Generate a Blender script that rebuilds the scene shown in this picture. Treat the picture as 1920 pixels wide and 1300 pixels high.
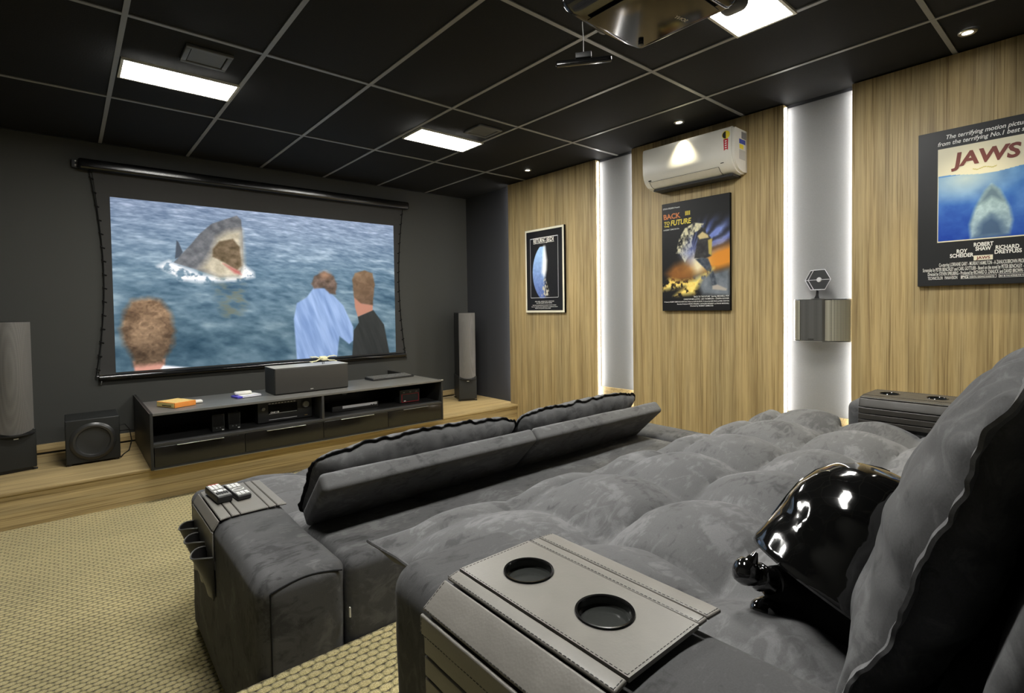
import bpy, bmesh, math, random
import numpy as np
from mathutils import Vector, Matrix, noise
random.seed(7)
# ------------------------------------------------------------------ clear
for o in list(bpy.data.objects): bpy.data.objects.remove(o)
SC = bpy.context.scene
COL = SC.collection
PI = math.pi
# ------------------------------------------------------------------ camera
cd = bpy.data.cameras.new('camera'); cam = bpy.data.objects.new('camera', cd); COL.objects.link(cam)
cd.sensor_width = 36; cd.lens = 975.973/1920*36; cd.clip_start = .02; cd.clip_end = 60
cd.shift_x = 0; cd.shift_y = -(650-605.056)/1920
cr = Vector((0.7599085, -0.6498739, -0.0142433)); cu = Vector((0.0285699, 0.0115006, 0.9995257)); cf = Vector((0.6494018, 0.7599550, -0.0273062))
cam.matrix_world = Matrix(((cr[0], cu[0], -cf[0], 0), (cr[1], cu[1], -cf[1], 0), (cr[2], cu[2], -cf[2], 1.35), (0, 0, 0, 1)))
SC.camera = cam
# ------------------------------------------------------------------ world, light levels, exposure
W = bpy.data.worlds.new('room_air'); SC.world = W; W.use_nodes = True
W.node_tree.nodes['Background'].inputs[0].default_value = (.8, .85, 1, 1)
W.node_tree.nodes['Background'].inputs[1].default_value = 0.0
SC.view_settings.view_transform = 'Standard'; SC.view_settings.look = 'None'
SC.view_settings.exposure = 1.36; SC.view_settings.gamma = 1.0; SC.view_settings.use_curve_mapping = False
PANEL_LIGHT = 34.0
STRIP_LIGHT = 13.0     # emission of the LED strips in the wall niches
SPOT_WATTS = 36.0      # recessed downlights over the posters
SCREEN_LIGHT = 0.28    # light of the projected picture

# ------------------------------------------------------------------ materials
def srgb(c):
    return tuple((x/12.92 if x <= .04045 else ((x+.055)/1.055)**2.4) for x in [v/255 for v in c])
MATS = {}
def mat(name, col=(.5, .5, .5), rough=.5, metal=0, spec=.5, emit=None, es=0, coat=0, sheen=0, bump=None, var=None, noise_scale=30):
    if name in MATS: return MATS[name]
    m = bpy.data.materials.new(name); m.use_nodes = True; nt = m.node_tree; N = nt.nodes; Lk = nt.links
    b = N['Principled BSDF']
    b.inputs['Base Color'].default_value = (*col, 1); b.inputs['Roughness'].default_value = rough
    b.inputs['Metallic'].default_value = metal; b.inputs['Specular IOR Level'].default_value = spec
    if coat: b.inputs['Coat Weight'].default_value = coat; b.inputs['Coat Roughness'].default_value = .08
    if sheen: b.inputs['Sheen Weight'].default_value = sheen; b.inputs['Sheen Roughness'].default_value = .4
    if emit: b.inputs['Emission Color'].default_value = (*emit, 1); b.inputs['Emission Strength'].default_value = es
    tc = N.new('ShaderNodeTexCoord'); nz = N.new('ShaderNodeTexNoise'); nz.inputs['Scale'].default_value = noise_scale
    nz.inputs['Detail'].default_value = 4
    Lk.new(tc.outputs['Object'], nz.inputs['Vector'])
    v = var if var is not None else .08
    mx = N.new('ShaderNodeMix'); mx.data_type = 'RGBA'
    mx.inputs['A'].default_value = (*[c*(1-v) for c in col], 1); mx.inputs['B'].default_value = (*[min(1, c*(1+v)) for c in col], 1)
    Lk.new(nz.outputs['Fac'], mx.inputs['Factor']); Lk.new(mx.outputs['Result'], b.inputs['Base Color'])
    if bump:
        bp = N.new('ShaderNodeBump'); bp.inputs['Strength'].default_value = bump; bp.inputs['Distance'].default_value = .002
        Lk.new(nz.outputs['Fac'], bp.inputs['Height']); Lk.new(bp.outputs['Normal'], b.inputs['Normal'])
    MATS[name] = m; return m

def nodes(m):
    return m.node_tree.nodes, m.node_tree.links, m.node_tree.nodes['Principled BSDF']
def newmat(name, rough=.5, spec=.5):
    m = bpy.data.materials.new(name); m.use_nodes = True; N, L, b = nodes(m)
    b.inputs['Roughness'].default_value = rough; b.inputs['Specular IOR Level'].default_value = spec
    MATS[name] = m; return m, N, L, b
def mapping(N, L, scale, src='Object', loc=(0, 0, 0)):
    tc = N.new('ShaderNodeTexCoord'); mp = N.new('ShaderNodeMapping')
    mp.inputs['Scale'].default_value = scale; mp.inputs['Location'].default_value = loc
    L.new(tc.outputs[src], mp.inputs['Vector']); return mp
def noise_n(N, L, vec, scale, detail=4, rough=.55, dist=0):
    n = N.new('ShaderNodeTexNoise'); n.inputs['Scale'].default_value = scale; n.inputs['Detail'].default_value = detail
    n.inputs['Roughness'].default_value = rough; n.inputs['Distortion'].default_value = dist
    L.new(vec, n.inputs['Vector']); return n.outputs['Fac']
def ramp(N, L, fac, stops):
    r = N.new('ShaderNodeValToRGB'); e = r.color_ramp.elements
    e[0].position, e[0].color = stops[0][0], (*stops[0][1], 1)
    e[1].position, e[1].color = stops[-1][0], (*stops[-1][1], 1)
    for p, c in stops[1:-1]:
        k = e.new(p); k.color = (*c, 1)
    L.new(fac, r.inputs['Fac']); return r.outputs['Color']
def mathn(N, L, op, a, b=None, clamp=False):
    n = N.new('ShaderNodeMath'); n.operation = op; n.use_clamp = clamp
    for i, x in enumerate((a, b)):
        if x is None: continue
        if isinstance(x, (int, float)): n.inputs[i].default_value = x
        else: L.new(x, n.inputs[i])
    return n.outputs[0]
def mixc(N, L, fac, a, b, mode='MIX'):
    n = N.new('ShaderNodeMix'); n.data_type = 'RGBA'; n.blend_type = mode
    if isinstance(fac, (int, float)): n.inputs['Factor'].default_value = fac
    else: L.new(fac, n.inputs['Factor'])
    for k, x in (('A', a), ('B', b)):
        if isinstance(x, tuple): n.inputs[k].default_value = (*x, 1)
        else: L.new(x, n.inputs[k])
    return n.outputs['Result']
def bumpn(N, L, b, h, strength, dist):
    bp = N.new('ShaderNodeBump'); bp.inputs['Strength'].default_value = strength; bp.inputs['Distance'].default_value = dist
    L.new(h, bp.inputs['Height']); L.new(bp.outputs['Normal'], b.inputs['Normal'])

def wood(name, along, gain=1.0, rough=.5):
    """printed oak laminate; grain runs along axis 'x' or 'z' (width axis gets the fine streaks)"""
    m, N, L, b = newmat(name, rough, .35)
    sc = {'z': (26, 26, .9), 'x': (.9, 26, 26)}[along]
    sb = {'z': (9, 9, .12), 'x': (.12, 12, 12)}[along]
    sf = {'z': (150, 150, 1.6), 'x': (1.6, 150, 150)}[along]
    f1 = noise_n(N, L, mapping(N, L, sc).outputs[0], 1, 6, .62, .25)
    f2 = noise_n(N, L, mapping(N, L, sb).outputs[0], 1, 3, .5)
    f3 = noise_n(N, L, mapping(N, L, sf).outputs[0], 1, 3, .6)
    g = lambda c: tuple(x*gain for x in srgb(c))
    c1 = ramp(N, L, f1, [(.26, g((134, 115, 82))), (.45, g((164, 144, 104))), (.58, g((180, 160, 118))), (.75, g((152, 134, 100)))])
    c2 = ramp(N, L, f2, [(.33, (.78, .79, .80)), (.5, (.93, .92, .89)), (.68, (1.0, .98, .93))])
    c3 = ramp(N, L, f3, [(.34, (.38, .34, .28)), (.47, (.95, .94, .92)), (.6, (1, 1, 1))])
    c = mixc(N, L, 1.0, c1, c2, 'MULTIPLY'); c = mixc(N, L, .75, c, c3, 'MULTIPLY')
    L.new(c, b.inputs['Base Color']); bumpn(N, L, b, f3, .15, .001)
    return m
W_V = wood('oak_vertical', 'z', 1.2); W_H = wood('oak_horizontal', 'x', 1.25)

def suede(name, lo, hi, tint=(1, 1, 1.02)):
    m, N, L, b = newmat(name, .85, .15)
    mp = mapping(N, L, (1, 1, 1))
    big = noise_n(N, L, mp.outputs[0], 5.0, 5, .55, .9)
    st = noise_n(N, L, mapping(N, L, (13, 34, 20)).outputs[0], 1, 6, .62, 1.5)
    fine = noise_n(N, L, mp.outputs[0], 420, 2, .7)
    f = mathn(N, L, 'ADD', mathn(N, L, 'MULTIPLY', big, .6), mathn(N, L, 'MULTIPLY', st, .4))
    lo3 = tuple(lo*t for t in tint); hi3 = tuple(hi*t for t in tint)
    mid = tuple((lo*.55+hi*.45)*t for t in tint)
    c = ramp(N, L, f, [(.38, lo3), (.46, mid), (.53, mid), (.61, hi3)])
    c = mixc(N, L, .35, c, ramp(N, L, fine, [(.3, (.55, .55, .55)), (.7, (1, 1, 1))]), 'MULTIPLY')
    L.new(c, b.inputs['Base Color'])
    b.inputs['Sheen Weight'].default_value = .06; b.inputs['Sheen Roughness'].default_value = .45
    b.inputs['Sheen Tint'].default_value = (.8, .8, .84, 1)
    bumpn(N, L, b, f, .25, .004)
    return m
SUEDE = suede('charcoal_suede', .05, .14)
SUEDE_LIT = suede('charcoal_suede_lit', .082, .19)  # same suede, paler: light on seat, cushions and folded backrests put into colour
PIPING = mat('black_piping', (.006, .006, .007), .7, spec=.2)

def leather(name, col):
    m, N, L, b = newmat(name, .42, .5)
    mp = mapping(N, L, (1, 1, 1))
    v = N.new('ShaderNodeTexVoronoi'); v.inputs['Scale'].default_value = 260; L.new(mp.outputs[0], v.inputs['Vector'])
    n = noise_n(N, L, mp.outputs[0], 14, 5, .6, 1)
    c = mixc(N, L, n, tuple(x*.8 for x in col), tuple(x*1.2 for x in col)); L.new(c, b.inputs['Base Color'])
    L.new(ramp(N, L, n, [(.3, (.36,)*3), (.7, (.5,)*3)]), b.inputs['Roughness'])
    bumpn(N, L, b, mathn(N, L, 'ADD', v.outputs['Distance'], n), .12, .0008)
    return m
LEATHER = leather('grey_brown_leather', (.19, .178, .158))
LEATHER_DK = leather('dark_leather', (.018, .017, .016))
STITCH = mat('dark_stitching', (.02, .018, .016), .8)

def carpet():
    m, N, L, b = newmat('khaki_loop_carpet', .95, .1)
    mp = mapping(N, L, (1, 1, 1))
    wob = N.new('ShaderNodeTexNoise'); wob.inputs['Scale'].default_value = 30; wob.inputs['Detail'].default_value = 3
    L.new(mp.outputs[0], wob.inputs['Vector'])
    va = N.new('ShaderNodeVectorMath'); va.operation = 'MULTIPLY_ADD'
    L.new(wob.outputs['Color'], va.inputs[0]); va.inputs[1].default_value = (.014, .014, 0); L.new(mp.outputs[0], va.inputs[2])
    sx = N.new('ShaderNodeSeparateXYZ'); L.new(va.outputs[0], sx.inputs[0])
    cx, cy = .036, .026
    v = mathn(N, L, 'DIVIDE', sx.outputs[1], cy); row = mathn(N, L, 'FLOOR', v)
    off = mathn(N, L, 'MULTIPLY', mathn(N, L, 'MODULO', mathn(N, L, 'ABSOLUTE', row), 2.0), .5)
    u = mathn(N, L, 'ADD', mathn(N, L, 'DIVIDE', sx.outputs[0], cx), off)
    fu = mathn(N, L, 'SUBTRACT', mathn(N, L, 'FRACT', u), .5); fv = mathn(N, L, 'SUBTRACT', mathn(N, L, 'FRACT', v), .42)
    d = mathn(N, L, 'SQRT', mathn(N, L, 'ADD', mathn(N, L, 'POWER', mathn(N, L, 'ABSOLUTE', fu), 2.0), mathn(N, L, 'POWER', mathn(N, L, 'ABSOLUTE', fv), 2.0)))
    fine = noise_n(N, L, mp.outputs[0], 330, 3, .75)
    pat = noise_n(N, L, mp.outputs[0], 3.2, 3, .6)
    h = mathn(N, L, 'SUBTRACT', 1.0, mathn(N, L, 'POWER', mathn(N, L, 'MULTIPLY', d, 1.64), 2.6), clamp=True)
    hh = mathn(N, L, 'ADD', mathn(N, L, 'MULTIPLY', h, 1.0), mathn(N, L, 'MULTIPLY', fine, .45))
    base = ramp(N, L, fine, [(.3, srgb((132, 118, 76))), (.5, srgb((208, 192, 136))), (.72, srgb((250, 240, 190)))])
    gap = ramp(N, L, h, [(.0, (.10, .095, .08)), (.35, (.60, .59, .56)), (.75, (1, 1, 1))])
    c = mixc(N, L, 1.0, base, gap, 'MULTIPLY')
    c = mixc(N, L, 1.0, c, ramp(N, L, pat, [(.3, (.85, .86, .86)), (.7, (1, 1, 1))]), 'MULTIPLY')
    L.new(c, b.inputs['Base Color']); bumpn(N, L, b, hh, .9, .012)
    b.inputs['Sheen Weight'].default_value = .15
    return m
CARPET = carpet()
PAINT = mat('charcoal_wall_paint', (.056, .057, .052), .75, spec=.25, bump=.15, noise_scale=160)
PAINT_D = mat('charcoal_side_paint', (.045, .046, .05), .75, spec=.25, bump=.15, noise_scale=160)
PAINT_N = mat('light_grey_niche_paint', (.21, .21, .208), .6, spec=.3, bump=.08, noise_scale=120)
TILE = mat('black_mineral_tile', (.012, .012, .0118), .8, spec=.2, bump=.4, var=.25, noise_scale=120)
TBAR = mat('tee_bar_lit_grey', (.24, .24, .235), .4, spec=.5, metal=0)  # grey raised in the colour to stand in for lamp reflections along the bars
LAMB = mat('black_laminate', (.016, .016, .015), .5, spec=.4, var=.15)
LAMTOP = mat('black_laminate_top_sheen', (.13, .127, .118), .33, spec=.5, var=.1)  # same black laminate; base colour lightened to imitate light reflected off the top
GLOSSB = mat('black_gloss_front', (.010, .009, .008), .16, spec=.5)
EDGE = mat('grey_laminate_edge', (.032, .032, .032), .4)
ALU = mat('brushed_aluminium', (.62, .62, .6), .28, metal=.9)
CHROME = mat('chrome', (.75, .75, .75), .12, metal=1)
BLK = mat('black_plastic', (.012, .012, .012), .45)
BLKG = mat('glossy_black_plastic', (.006, .006, .006), .12, spec=.6)
BLKM = mat('matt_black', (.008, .008, .008), .85, spec=.15)
SPKBOX = mat('black_vinyl_cabinet', (.017, .018, .017), .5, spec=.35, bump=.3, noise_scale=260)
RUBBER = mat('speaker_surround', (.03, .03, .029), .3, spec=.5)
CONE = mat('speaker_cone', (.02, .021, .02), .55)
WHITE = mat('white_plastic', (.72, .70, .64), .3, spec=.5, var=.02)
WHITEP = mat('white_print', (.78, .78, .76), .6, var=.02)
CREAM = mat('cream_board', (.78, .74, .6), .6, var=.03)
RED = mat('red_print', srgb((190, 30, 45)), .5)
MAROON = mat('maroon_print', srgb((118, 58, 52)), .6)
BLUEP = mat('blue_print', srgb((58, 74, 160)), .5)
YEL = mat('yellow_print', srgb((235, 215, 60)), .5)
ORANGE = mat('orange_print', srgb((225, 140, 60)), .5)
VIOLET = mat('violet_plastic', srgb((80, 74, 190)), .35)
GOLD = mat('gold_contact', (.7, .5, .2), .3, metal=1)
GREYP = mat('mid_grey_plastic', (.2, .2, .2), .4)
VINYL = mat('patent_black_vinyl', (.004, .004, .004), .07, spec=.8, coat=1)
IVORY = mat('ivory_plastic', srgb((225, 220, 180)), .4)
PALE = mat('pale_grey_plastic', (.6, .6, .62), .4)
PAINT_G = mat('light_switch_grey', (.3, .3, .3), .5)

def grille(name, a, b_, sc, metal=.0, rough=.5):
    m, N, L, b = newmat(name, rough, .4); b.inputs['Metallic'].default_value = metal
    mp = mapping(N, L, (1, 1, 1)); v = N.new('ShaderNodeTexVoronoi'); v.inputs['Scale'].default_value = sc
    v.inputs['Randomness'].default_value = .0
    L.new(mp.outputs[0], v.inputs['Vector'])
    L.new(ramp(N, L, v.outputs['Distance'], [(.25, a), (.5, b_)]), b.inputs['Base Color'])
    bumpn(N, L, b, v.outputs['Distance'], .3, .001)
    return m
G_TOWER = grille('grey_speaker_cloth', (.085, .081, .074), (.135, .128, .118), 190)
G_CENT = grille('dark_speaker_cloth', (.028, .026, .023), (.055, .052, .046), 220)
G_SURR = grille('perforated_silver_grille', (.07, .068, .055), (.36, .345, .28), 170, .3, .42)
G_SURC = grille('grey_centre_cloth', (.045, .045, .043), (.08, .08, .077), 240)

LAMP = mat('ceiling_diffuser', (1, 1, .97), .5, emit=(1, .985, .93), es=PANEL_LIGHT)
LED = mat('led_strip', (1, 1, 1), .5, emit=(.97, .98, 1.0), es=STRIP_LIGHT)
LED_W = mat('warm_led_strip', (1, .9, .7), .5, emit=(1.0, .86, .6), es=STRIP_LIGHT*.5)
DOWN = mat('downlight_lens', (1, 1, .95), .5, emit=(1, .97, .88), es=18)

# ------------------------------------------------------------------ mesh helpers
WL = {}      # world position of every object made here
class MB:
    def __init__(s): s.v = []; s.f = []
    def add(s, vs, fs, M=None):
        k = len(s.v)
        s.v += [tuple(M @ Vector(p)) if M is not None else tuple(p) for p in vs]
        s.f += [tuple(i+k for i in f) for f in fs]; return s
    def box(s, x0, x1, y0, y1, z0, z1, M=None, bev=0):
        if bev > 0:
            vs, fs = softbox((x0, y0, z0), (x1, y1, z1), bev, (1, 1, 1), 2); return s.add(vs, fs, M)
        vs = [(x, y, z) for x in (x0, x1) for y in (y0, y1) for z in (z0, z1)]
        return s.add(vs, [(0, 1, 3, 2), (4, 6, 7, 5), (0, 4, 5, 1), (2, 3, 7, 6), (0, 2, 6, 4), (1, 5, 7, 3)], M)
    def soft(s, x0, x1, y0, y1, z0, z1, r, n=(6, 6, 6), fn=None, M=None, k=4):
        vs, fs = softbox((x0, y0, z0), (x1, y1, z1), r, n, k, fn); return s.add(vs, fs, M)
    def lathe(s, prof, M=None, n=32, cap=True):
        """profile (radius, height) turned about local z"""
        vs = []; fs = []
        for r, h in prof:
            vs += [(r*math.cos(2*PI*i/n), r*math.sin(2*PI*i/n), h) for i in range(n)]
        for j in range(len(prof)-1):
            for i in range(n):
                a = j*n+i; b = j*n+(i+1) % n; fs.append((a, b, b+n, a+n))
        if cap:
            if prof[0][0] > 1e-6: fs.append(tuple(range(n))[::-1])
            if prof[-1][0] > 1e-6: fs.append(tuple((len(prof)-1)*n+i for i in range(n)))
        return s.add(vs, fs, M)
    def tube(s, pts, r, n=8, M=None, closed=False):
        pts = [Vector(p) for p in pts]; vs = []; fs = []; m = len(pts)
        up = None
        for i, p in enumerate(pts):
            a = pts[i-1] if (i > 0 or closed) else p; b = pts[(i+1) % m] if (i < m-1 or closed) else p
            t = (b-a).normalized() if (b-a).length > 1e-9 else Vector((0, 0, 1))
            if up is None: up = Vector((0, 0, 1)) if abs(t.z) < .9 else Vector((1, 0, 0))
            x = t.cross(up)
            if x.length < 1e-4: x = t.cross(Vector((0, 1, 0)))
            x.normalize(); y = x.cross(t).normalized(); up = y
            rr = r[i] if isinstance(r, (list, tuple)) else r
            vs += [tuple(p+x*math.cos(2*PI*k/n)*rr+y*math.sin(2*PI*k/n)*rr) for k in range(n)]
        for i in range(m if closed else m-1):
            for k in range(n):
                a = i*n+k; b = i*n+(k+1) % n; c = ((i+1) % m)*n
                fs.append((a, b, c+(k+1) % n, c+k))
        if not closed: fs.append(tuple(range(n))[::-1]); fs.append(tuple((m-1)*n+k for k in range(n)))
        return s.add(vs, fs, M)
    def prism(s, poly, h0, h1, axis='z', M=None):
        """polygon extruded along an axis; poly coordinates are the two other axes in order"""
        n = len(poly)
        def P(a, b, h): return {'z': (a, b, h), 'y': (a, h, b), 'x': (h, a, b)}[axis]
        vs = [P(a, b, h0) for a, b in poly]+[P(a, b, h1) for a, b in poly]
        fs = [tuple(range(n))[::-1], tuple(range(n, 2*n))]+[(i, (i+1) % n, n+(i+1) % n, n+i) for i in range(n)]
        return s.add(vs, fs, M)
    def build(s, name, m, parent=None, smooth=True, angle=35, pos=None, link=True):
        vs = np.array(s.v, dtype=float)
        if pos is None:
            lo, hi = vs.min(0), vs.max(0); pos = Vector(((lo[0]+hi[0])/2, (lo[1]+hi[1])/2, lo[2]))
        me = bpy.data.meshes.new(name); me.from_pydata((vs-np.array(pos)).tolist(), [], s.f)
        bm = bmesh.new(); bm.from_mesh(me); bmesh.ops.recalc_face_normals(bm, faces=bm.faces); bm.to_mesh(me); bm.free()
        me.materials.append(m)
        if smooth:
            me.polygons.foreach_set('use_smooth', [True]*len(me.polygons)); me.set_sharp_from_angle(angle=math.radians(angle))
        o = bpy.data.objects.new(name, me); COL.objects.link(o); place(o, pos, parent); return o
def place(o, pos, parent=None):
    pos = Vector(pos); WL[o.name] = pos
    if parent is not None:
        o.parent = parent; o.location = pos-WL[parent.name]
    else: o.location = pos
def softbox(lo, hi, r, n, k=4, fn=None):
    ax = []
    for a, b, m in zip(lo, hi, n):
        rr = min(r, (b-a)/2*.999)
        e = [a+rr-rr*math.tan(PI/4*(1-i/k)) for i in range(k)]
        mid = [a+rr+(b-a-2*rr)*i/m for i in range(m+1)]
        e2 = [b-rr+rr*math.tan(PI/4*(i+1)/k) for i in range(k)]
        ax.append(e+mid+e2)
    idx = {}; vs = []; fs = []
    rad = [min(r, (b-a)/2*.999) for a, b in zip(lo, hi)]
    def vert(i, j, l):
        key = (i, j, l)
        if key in idx: return idx[key]
        p = Vector((ax[0][i], ax[1][j], ax[2][l]))
        q = Vector(tuple(min(max(p[c], lo[c]+rad[c]), hi[c]-rad[c]) for c in range(3)))
        d = p-q
        if d.length > 1e-9:
            dn = Vector(tuple(d[c]/rad[c] for c in range(3))); dn.normalize()
            p = q+Vector(tuple(dn[c]*rad[c] for c in range(3)))
            nr = dn
        else: nr = Vector((0, 0, 1))
        if fn: p = fn(p, nr)
        idx[key] = len(vs); vs.append(tuple(p)); return idx[key]
    I, J, K = len(ax[0])-1, len(ax[1])-1, len(ax[2])-1
    for i in range(I):
        for j in range(J):
            fs.append((vert(i, j, 0), vert(i, j+1, 0), vert(i+1, j+1, 0), vert(i+1, j, 0)))
            fs.append((vert(i, j, K), vert(i+1, j, K), vert(i+1, j+1, K), vert(i, j+1, K)))
    for i in range(I):
        for l in range(K):
            fs.append((vert(i, 0, l), vert(i+1, 0, l), vert(i+1, 0, l+1), vert(i, 0, l+1)))
            fs.append((vert(i, J, l), vert(i, J, l+1), vert(i+1, J, l+1), vert(i+1, J, l)))
    for j in range(J):
        for l in range(K):
            fs.append((vert(0, j, l), vert(0, j, l+1), vert(0, j+1, l+1), vert(0, j+1, l)))
            fs.append((vert(I, j, l), vert(I, j+1, l), vert(I, j+1, l+1), vert(I, j, l+1)))
    return vs, fs
def fz(p, s=1.0, off=0.0): return noise.noise(Vector((p[0]*s+off, p[1]*s-off, p[2]*s+off*.5)))

def tag(o, label=None, cat=None, group=None, kind=None):
    if label: o['label'] = label
    if cat: o['category'] = cat
    if group: o['group'] = group
    if kind: o['kind'] = kind
    return o
def thing(name, label, cat, loc, group=None):
    o = bpy.data.objects.new(name, None); o.empty_display_size = .05; COL.objects.link(o); place(o, loc); return tag(o, label, cat, group)
def struct(o): o['kind'] = 'structure'; return o
def copy_tree(o, parent=None):
    c = o.copy(); COL.objects.link(c)
    if parent is not None: c.parent = parent
    WL[c.name] = WL.get(o.name, Vector((0, 0, 0))).copy()
    for ch in [x for x in bpy.data.objects if x.parent == o]: copy_tree(ch, c)
    return c
def rotM(pivot, axis, ang): return Matrix.Translation(pivot) @ Matrix.Rotation(ang, 4, axis) @ Matrix.Translation(-Vector(pivot))

# flat lettering: returns a mesh builder with text laid on a plane given by origin, right and up vectors
_txt = {}
def text_mb(mb, s, org, right, up, size, width=None, bold=0.0, shear=0.0, align='LEFT', lift=.0006):
    cu_ = bpy.data.curves.new('t', 'FONT'); cu_.body = s; cu_.size = 1; cu_.offset = bold; cu_.shear = shear; cu_.align_x = align
    cu_.resolution_u = 3
    to = bpy.data.objects.new('t', cu_); COL.objects.link(to)
    dg = bpy.context.evaluated_depsgraph_get(); me = bpy.data.meshes.new_from_object(to.evaluated_get(dg))
    vs = np.array([v.co[:] for v in me.vertices]); fs = [tuple(p.vertices) for p in me.polygons]
    bpy.data.objects.remove(to); bpy.data.curves.remove(cu_); bpy.data.meshes.remove(me)
    if len(vs) == 0: return mb
    sx = sy = size
    if width:
        w = vs[:, 0].max()-vs[:, 0].min(); sx = width/w
        if align == 'LEFT': vs[:, 0] -= vs[:, 0].min()
    R_, U_ = Vector(right), Vector(up); Nn = R_.cross(U_)
    O_ = Vector(org)
    return mb.add([tuple(O_+R_*(p[0]*sx)+U_*(p[1]*sy)+Nn*lift) for p in vs], fs)

# painted flat prints: a fine vertex grid coloured by a numpy function of (u, v)
def painted(name, fn, nu, nv, org, right, up, w, h, m, parent=None):
    u, v = np.meshgrid(np.linspace(0, 1, nu+1), np.linspace(0, 1, nv+1)); u = u.ravel(); v = v.ravel()
    O_, R_, U_ = np.array(org, float), np.array(right, float), np.array(up, float)
    c = O_+R_*w/2
    P = (O_-c)+u[:, None]*R_*w+v[:, None]*U_*h
    me = bpy.data.meshes.new(name); ii = np.arange((nu+1)*(nv+1)).reshape(nv+1, nu+1)
    F = np.stack([ii[:-1, :-1], ii[:-1, 1:], ii[1:, 1:], ii[1:, :-1]], -1).reshape(-1, 4)
    me.vertices.add(len(P)); me.vertices.foreach_set('co', P.ravel())
    me.loops.add(F.size); me.loops.foreach_set('vertex_index', F.ravel())
    me.polygons.add(len(F)); me.polygons.foreach_set('loop_start', np.arange(0, F.size, 4)); me.update(calc_edges=True)
    rgb = np.clip(fn(u, v), 0, 255)/255; lin = np.where(rgb <= .04045, rgb/12.92, ((rgb+.055)/1.055)**2.4)
    ca = me.color_attributes.new('print', 'FLOAT_COLOR', 'POINT')
    ca.data.foreach_set('color', np.concatenate([lin, np.ones((len(lin), 1))], 1).ravel())
    me.materials.append(m); o = bpy.data.objects.new(name, me); COL.objects.link(o); place(o, Vector(c), parent); return o
def printmat(name, emit=0, rough=.5):
    m, N, L, b = newmat(name, rough, .3); a = N.new('ShaderNodeVertexColor'); a.layer_name = 'print'
    L.new(a.outputs['Color'], b.inputs['Base Color'])
    if emit:
        L.new(a.outputs['Color'], b.inputs['Emission Color']); b.inputs['Emission Strength'].default_value = emit
    return m
def vnoise(x, y, seed=0):
    xi = np.floor(x).astype(np.int64); yi = np.floor(y).astype(np.int64); fx = x-xi; fy = y-yi
    fx = fx*fx*(3-2*fx); fy = fy*fy*(3-2*fy)
    def hsh(a, b):
        n = (a*374761393+b*668265263+seed*69069) & 0xffffffff; n = ((n ^ (n >> 13))*1274126177) & 0xffffffff
        return ((n ^ (n >> 16)) & 0xffff)/65535.
    return (hsh(xi, yi)*(1-fx)+hsh(xi+1, yi)*fx)*(1-fy)+(hsh(xi, yi+1)*(1-fx)+hsh(xi+1, yi+1)*fx)*fy
def fbm(x, y, o=4, seed=0):
    s = 0; a = .5
    for k in range(o): s = s+a*vnoise(x*2**k, y*2**k, seed+k); a *= .5
    return s/(1-.5**o)
def inpoly(u, v, poly, soft=.004, asp=1.78):
    """soft mask of a polygon"""
    n = len(poly); ins = np.zeros(len(u), bool); dmin = np.full(len(u), 9.)
    for i in range(n):
        x1, y1 = poly[i]; x2, y2 = poly[(i+1) % n]
        c = ((y1 > v) != (y2 > v)) & (u < (x2-x1)*(v-y1)/((y2-y1) if y2 != y1 else 1e-9)+x1); ins ^= c
        ax_, ay_, bx_, by_ = x1*asp, y1, x2*asp, y2; dx, dy = bx_-ax_, by_-ay_
        t = np.clip(((u*asp-ax_)*dx+(v-ay_)*dy)/(dx*dx+dy*dy+1e-12), 0, 1)
        dmin = np.minimum(dmin, np.hypot(u*asp-ax_-t*dx, v-ay_-t*dy))
    sd = np.where(ins, dmin, -dmin); return np.clip(sd/soft+.5, 0, 1)
def over(img, mask, col):
    col = np.asarray(col, float); return img*(1-mask[:, None])+(col if col.ndim == 2 else col[None])*mask[:, None]
# ================================================================== ROOM
XL, XR, XP, YB, YF, ZC = -1.0, 3.998, 3.924, -1.84, 5.57, 2.78
ZR, YR = .33, 1.53        # rear carpeted riser
ZP, YP = .24, 4.52        # oak platform under the screen
struct(MB().box(XL-.1, XR+.1, YB-.1, YF+.1, -.1, 0).build('floor', CARPET, smooth=False))
struct(MB().box(XL+.001, XR-.001, YB+.001, YR, .0005, ZR).build('floor_riser', CARPET, smooth=False))
struct(MB().box(XL-.1, XR+.1, YF, YF+.1, 0, 2.95).build('wall_front', PAINT, smooth=False))
struct(MB().box(XL-.1, XR+.1, YB-.1, YB, 0, 2.95).build('wall_back', PAINT, smooth=False))
struct(MB().box(XL-.1, XL, YB, YF, 0, 2.95).build('wall_left', PAINT, smooth=False))
struct(MB().box(XR, XR+.1, YB, YF, 0, 2.95).build('wall_right', PAINT_D, smooth=False))
# oak platform: step front and top boards
pl = thing('wooden_platform', None, None, ((XL+XR)/2, 5.0, 0)); struct(pl)
MB().box(XL+.002, XR-.002, YP-.01, YF-.002, ZP-.022, ZP, bev=.003).build('platform_top', W_H, pl)
MB().box(XL+.002, XP-.002, YP+.004, YP+.022, .001, ZP-.023).build('riser_board', W_H, pl, smooth=False)
struct(MB().box(XL+.002, XR-.002, YF-.02, YF-.001, ZP+.018, ZP+.082, bev=.002).build('baseboard_front', W_H))
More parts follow.
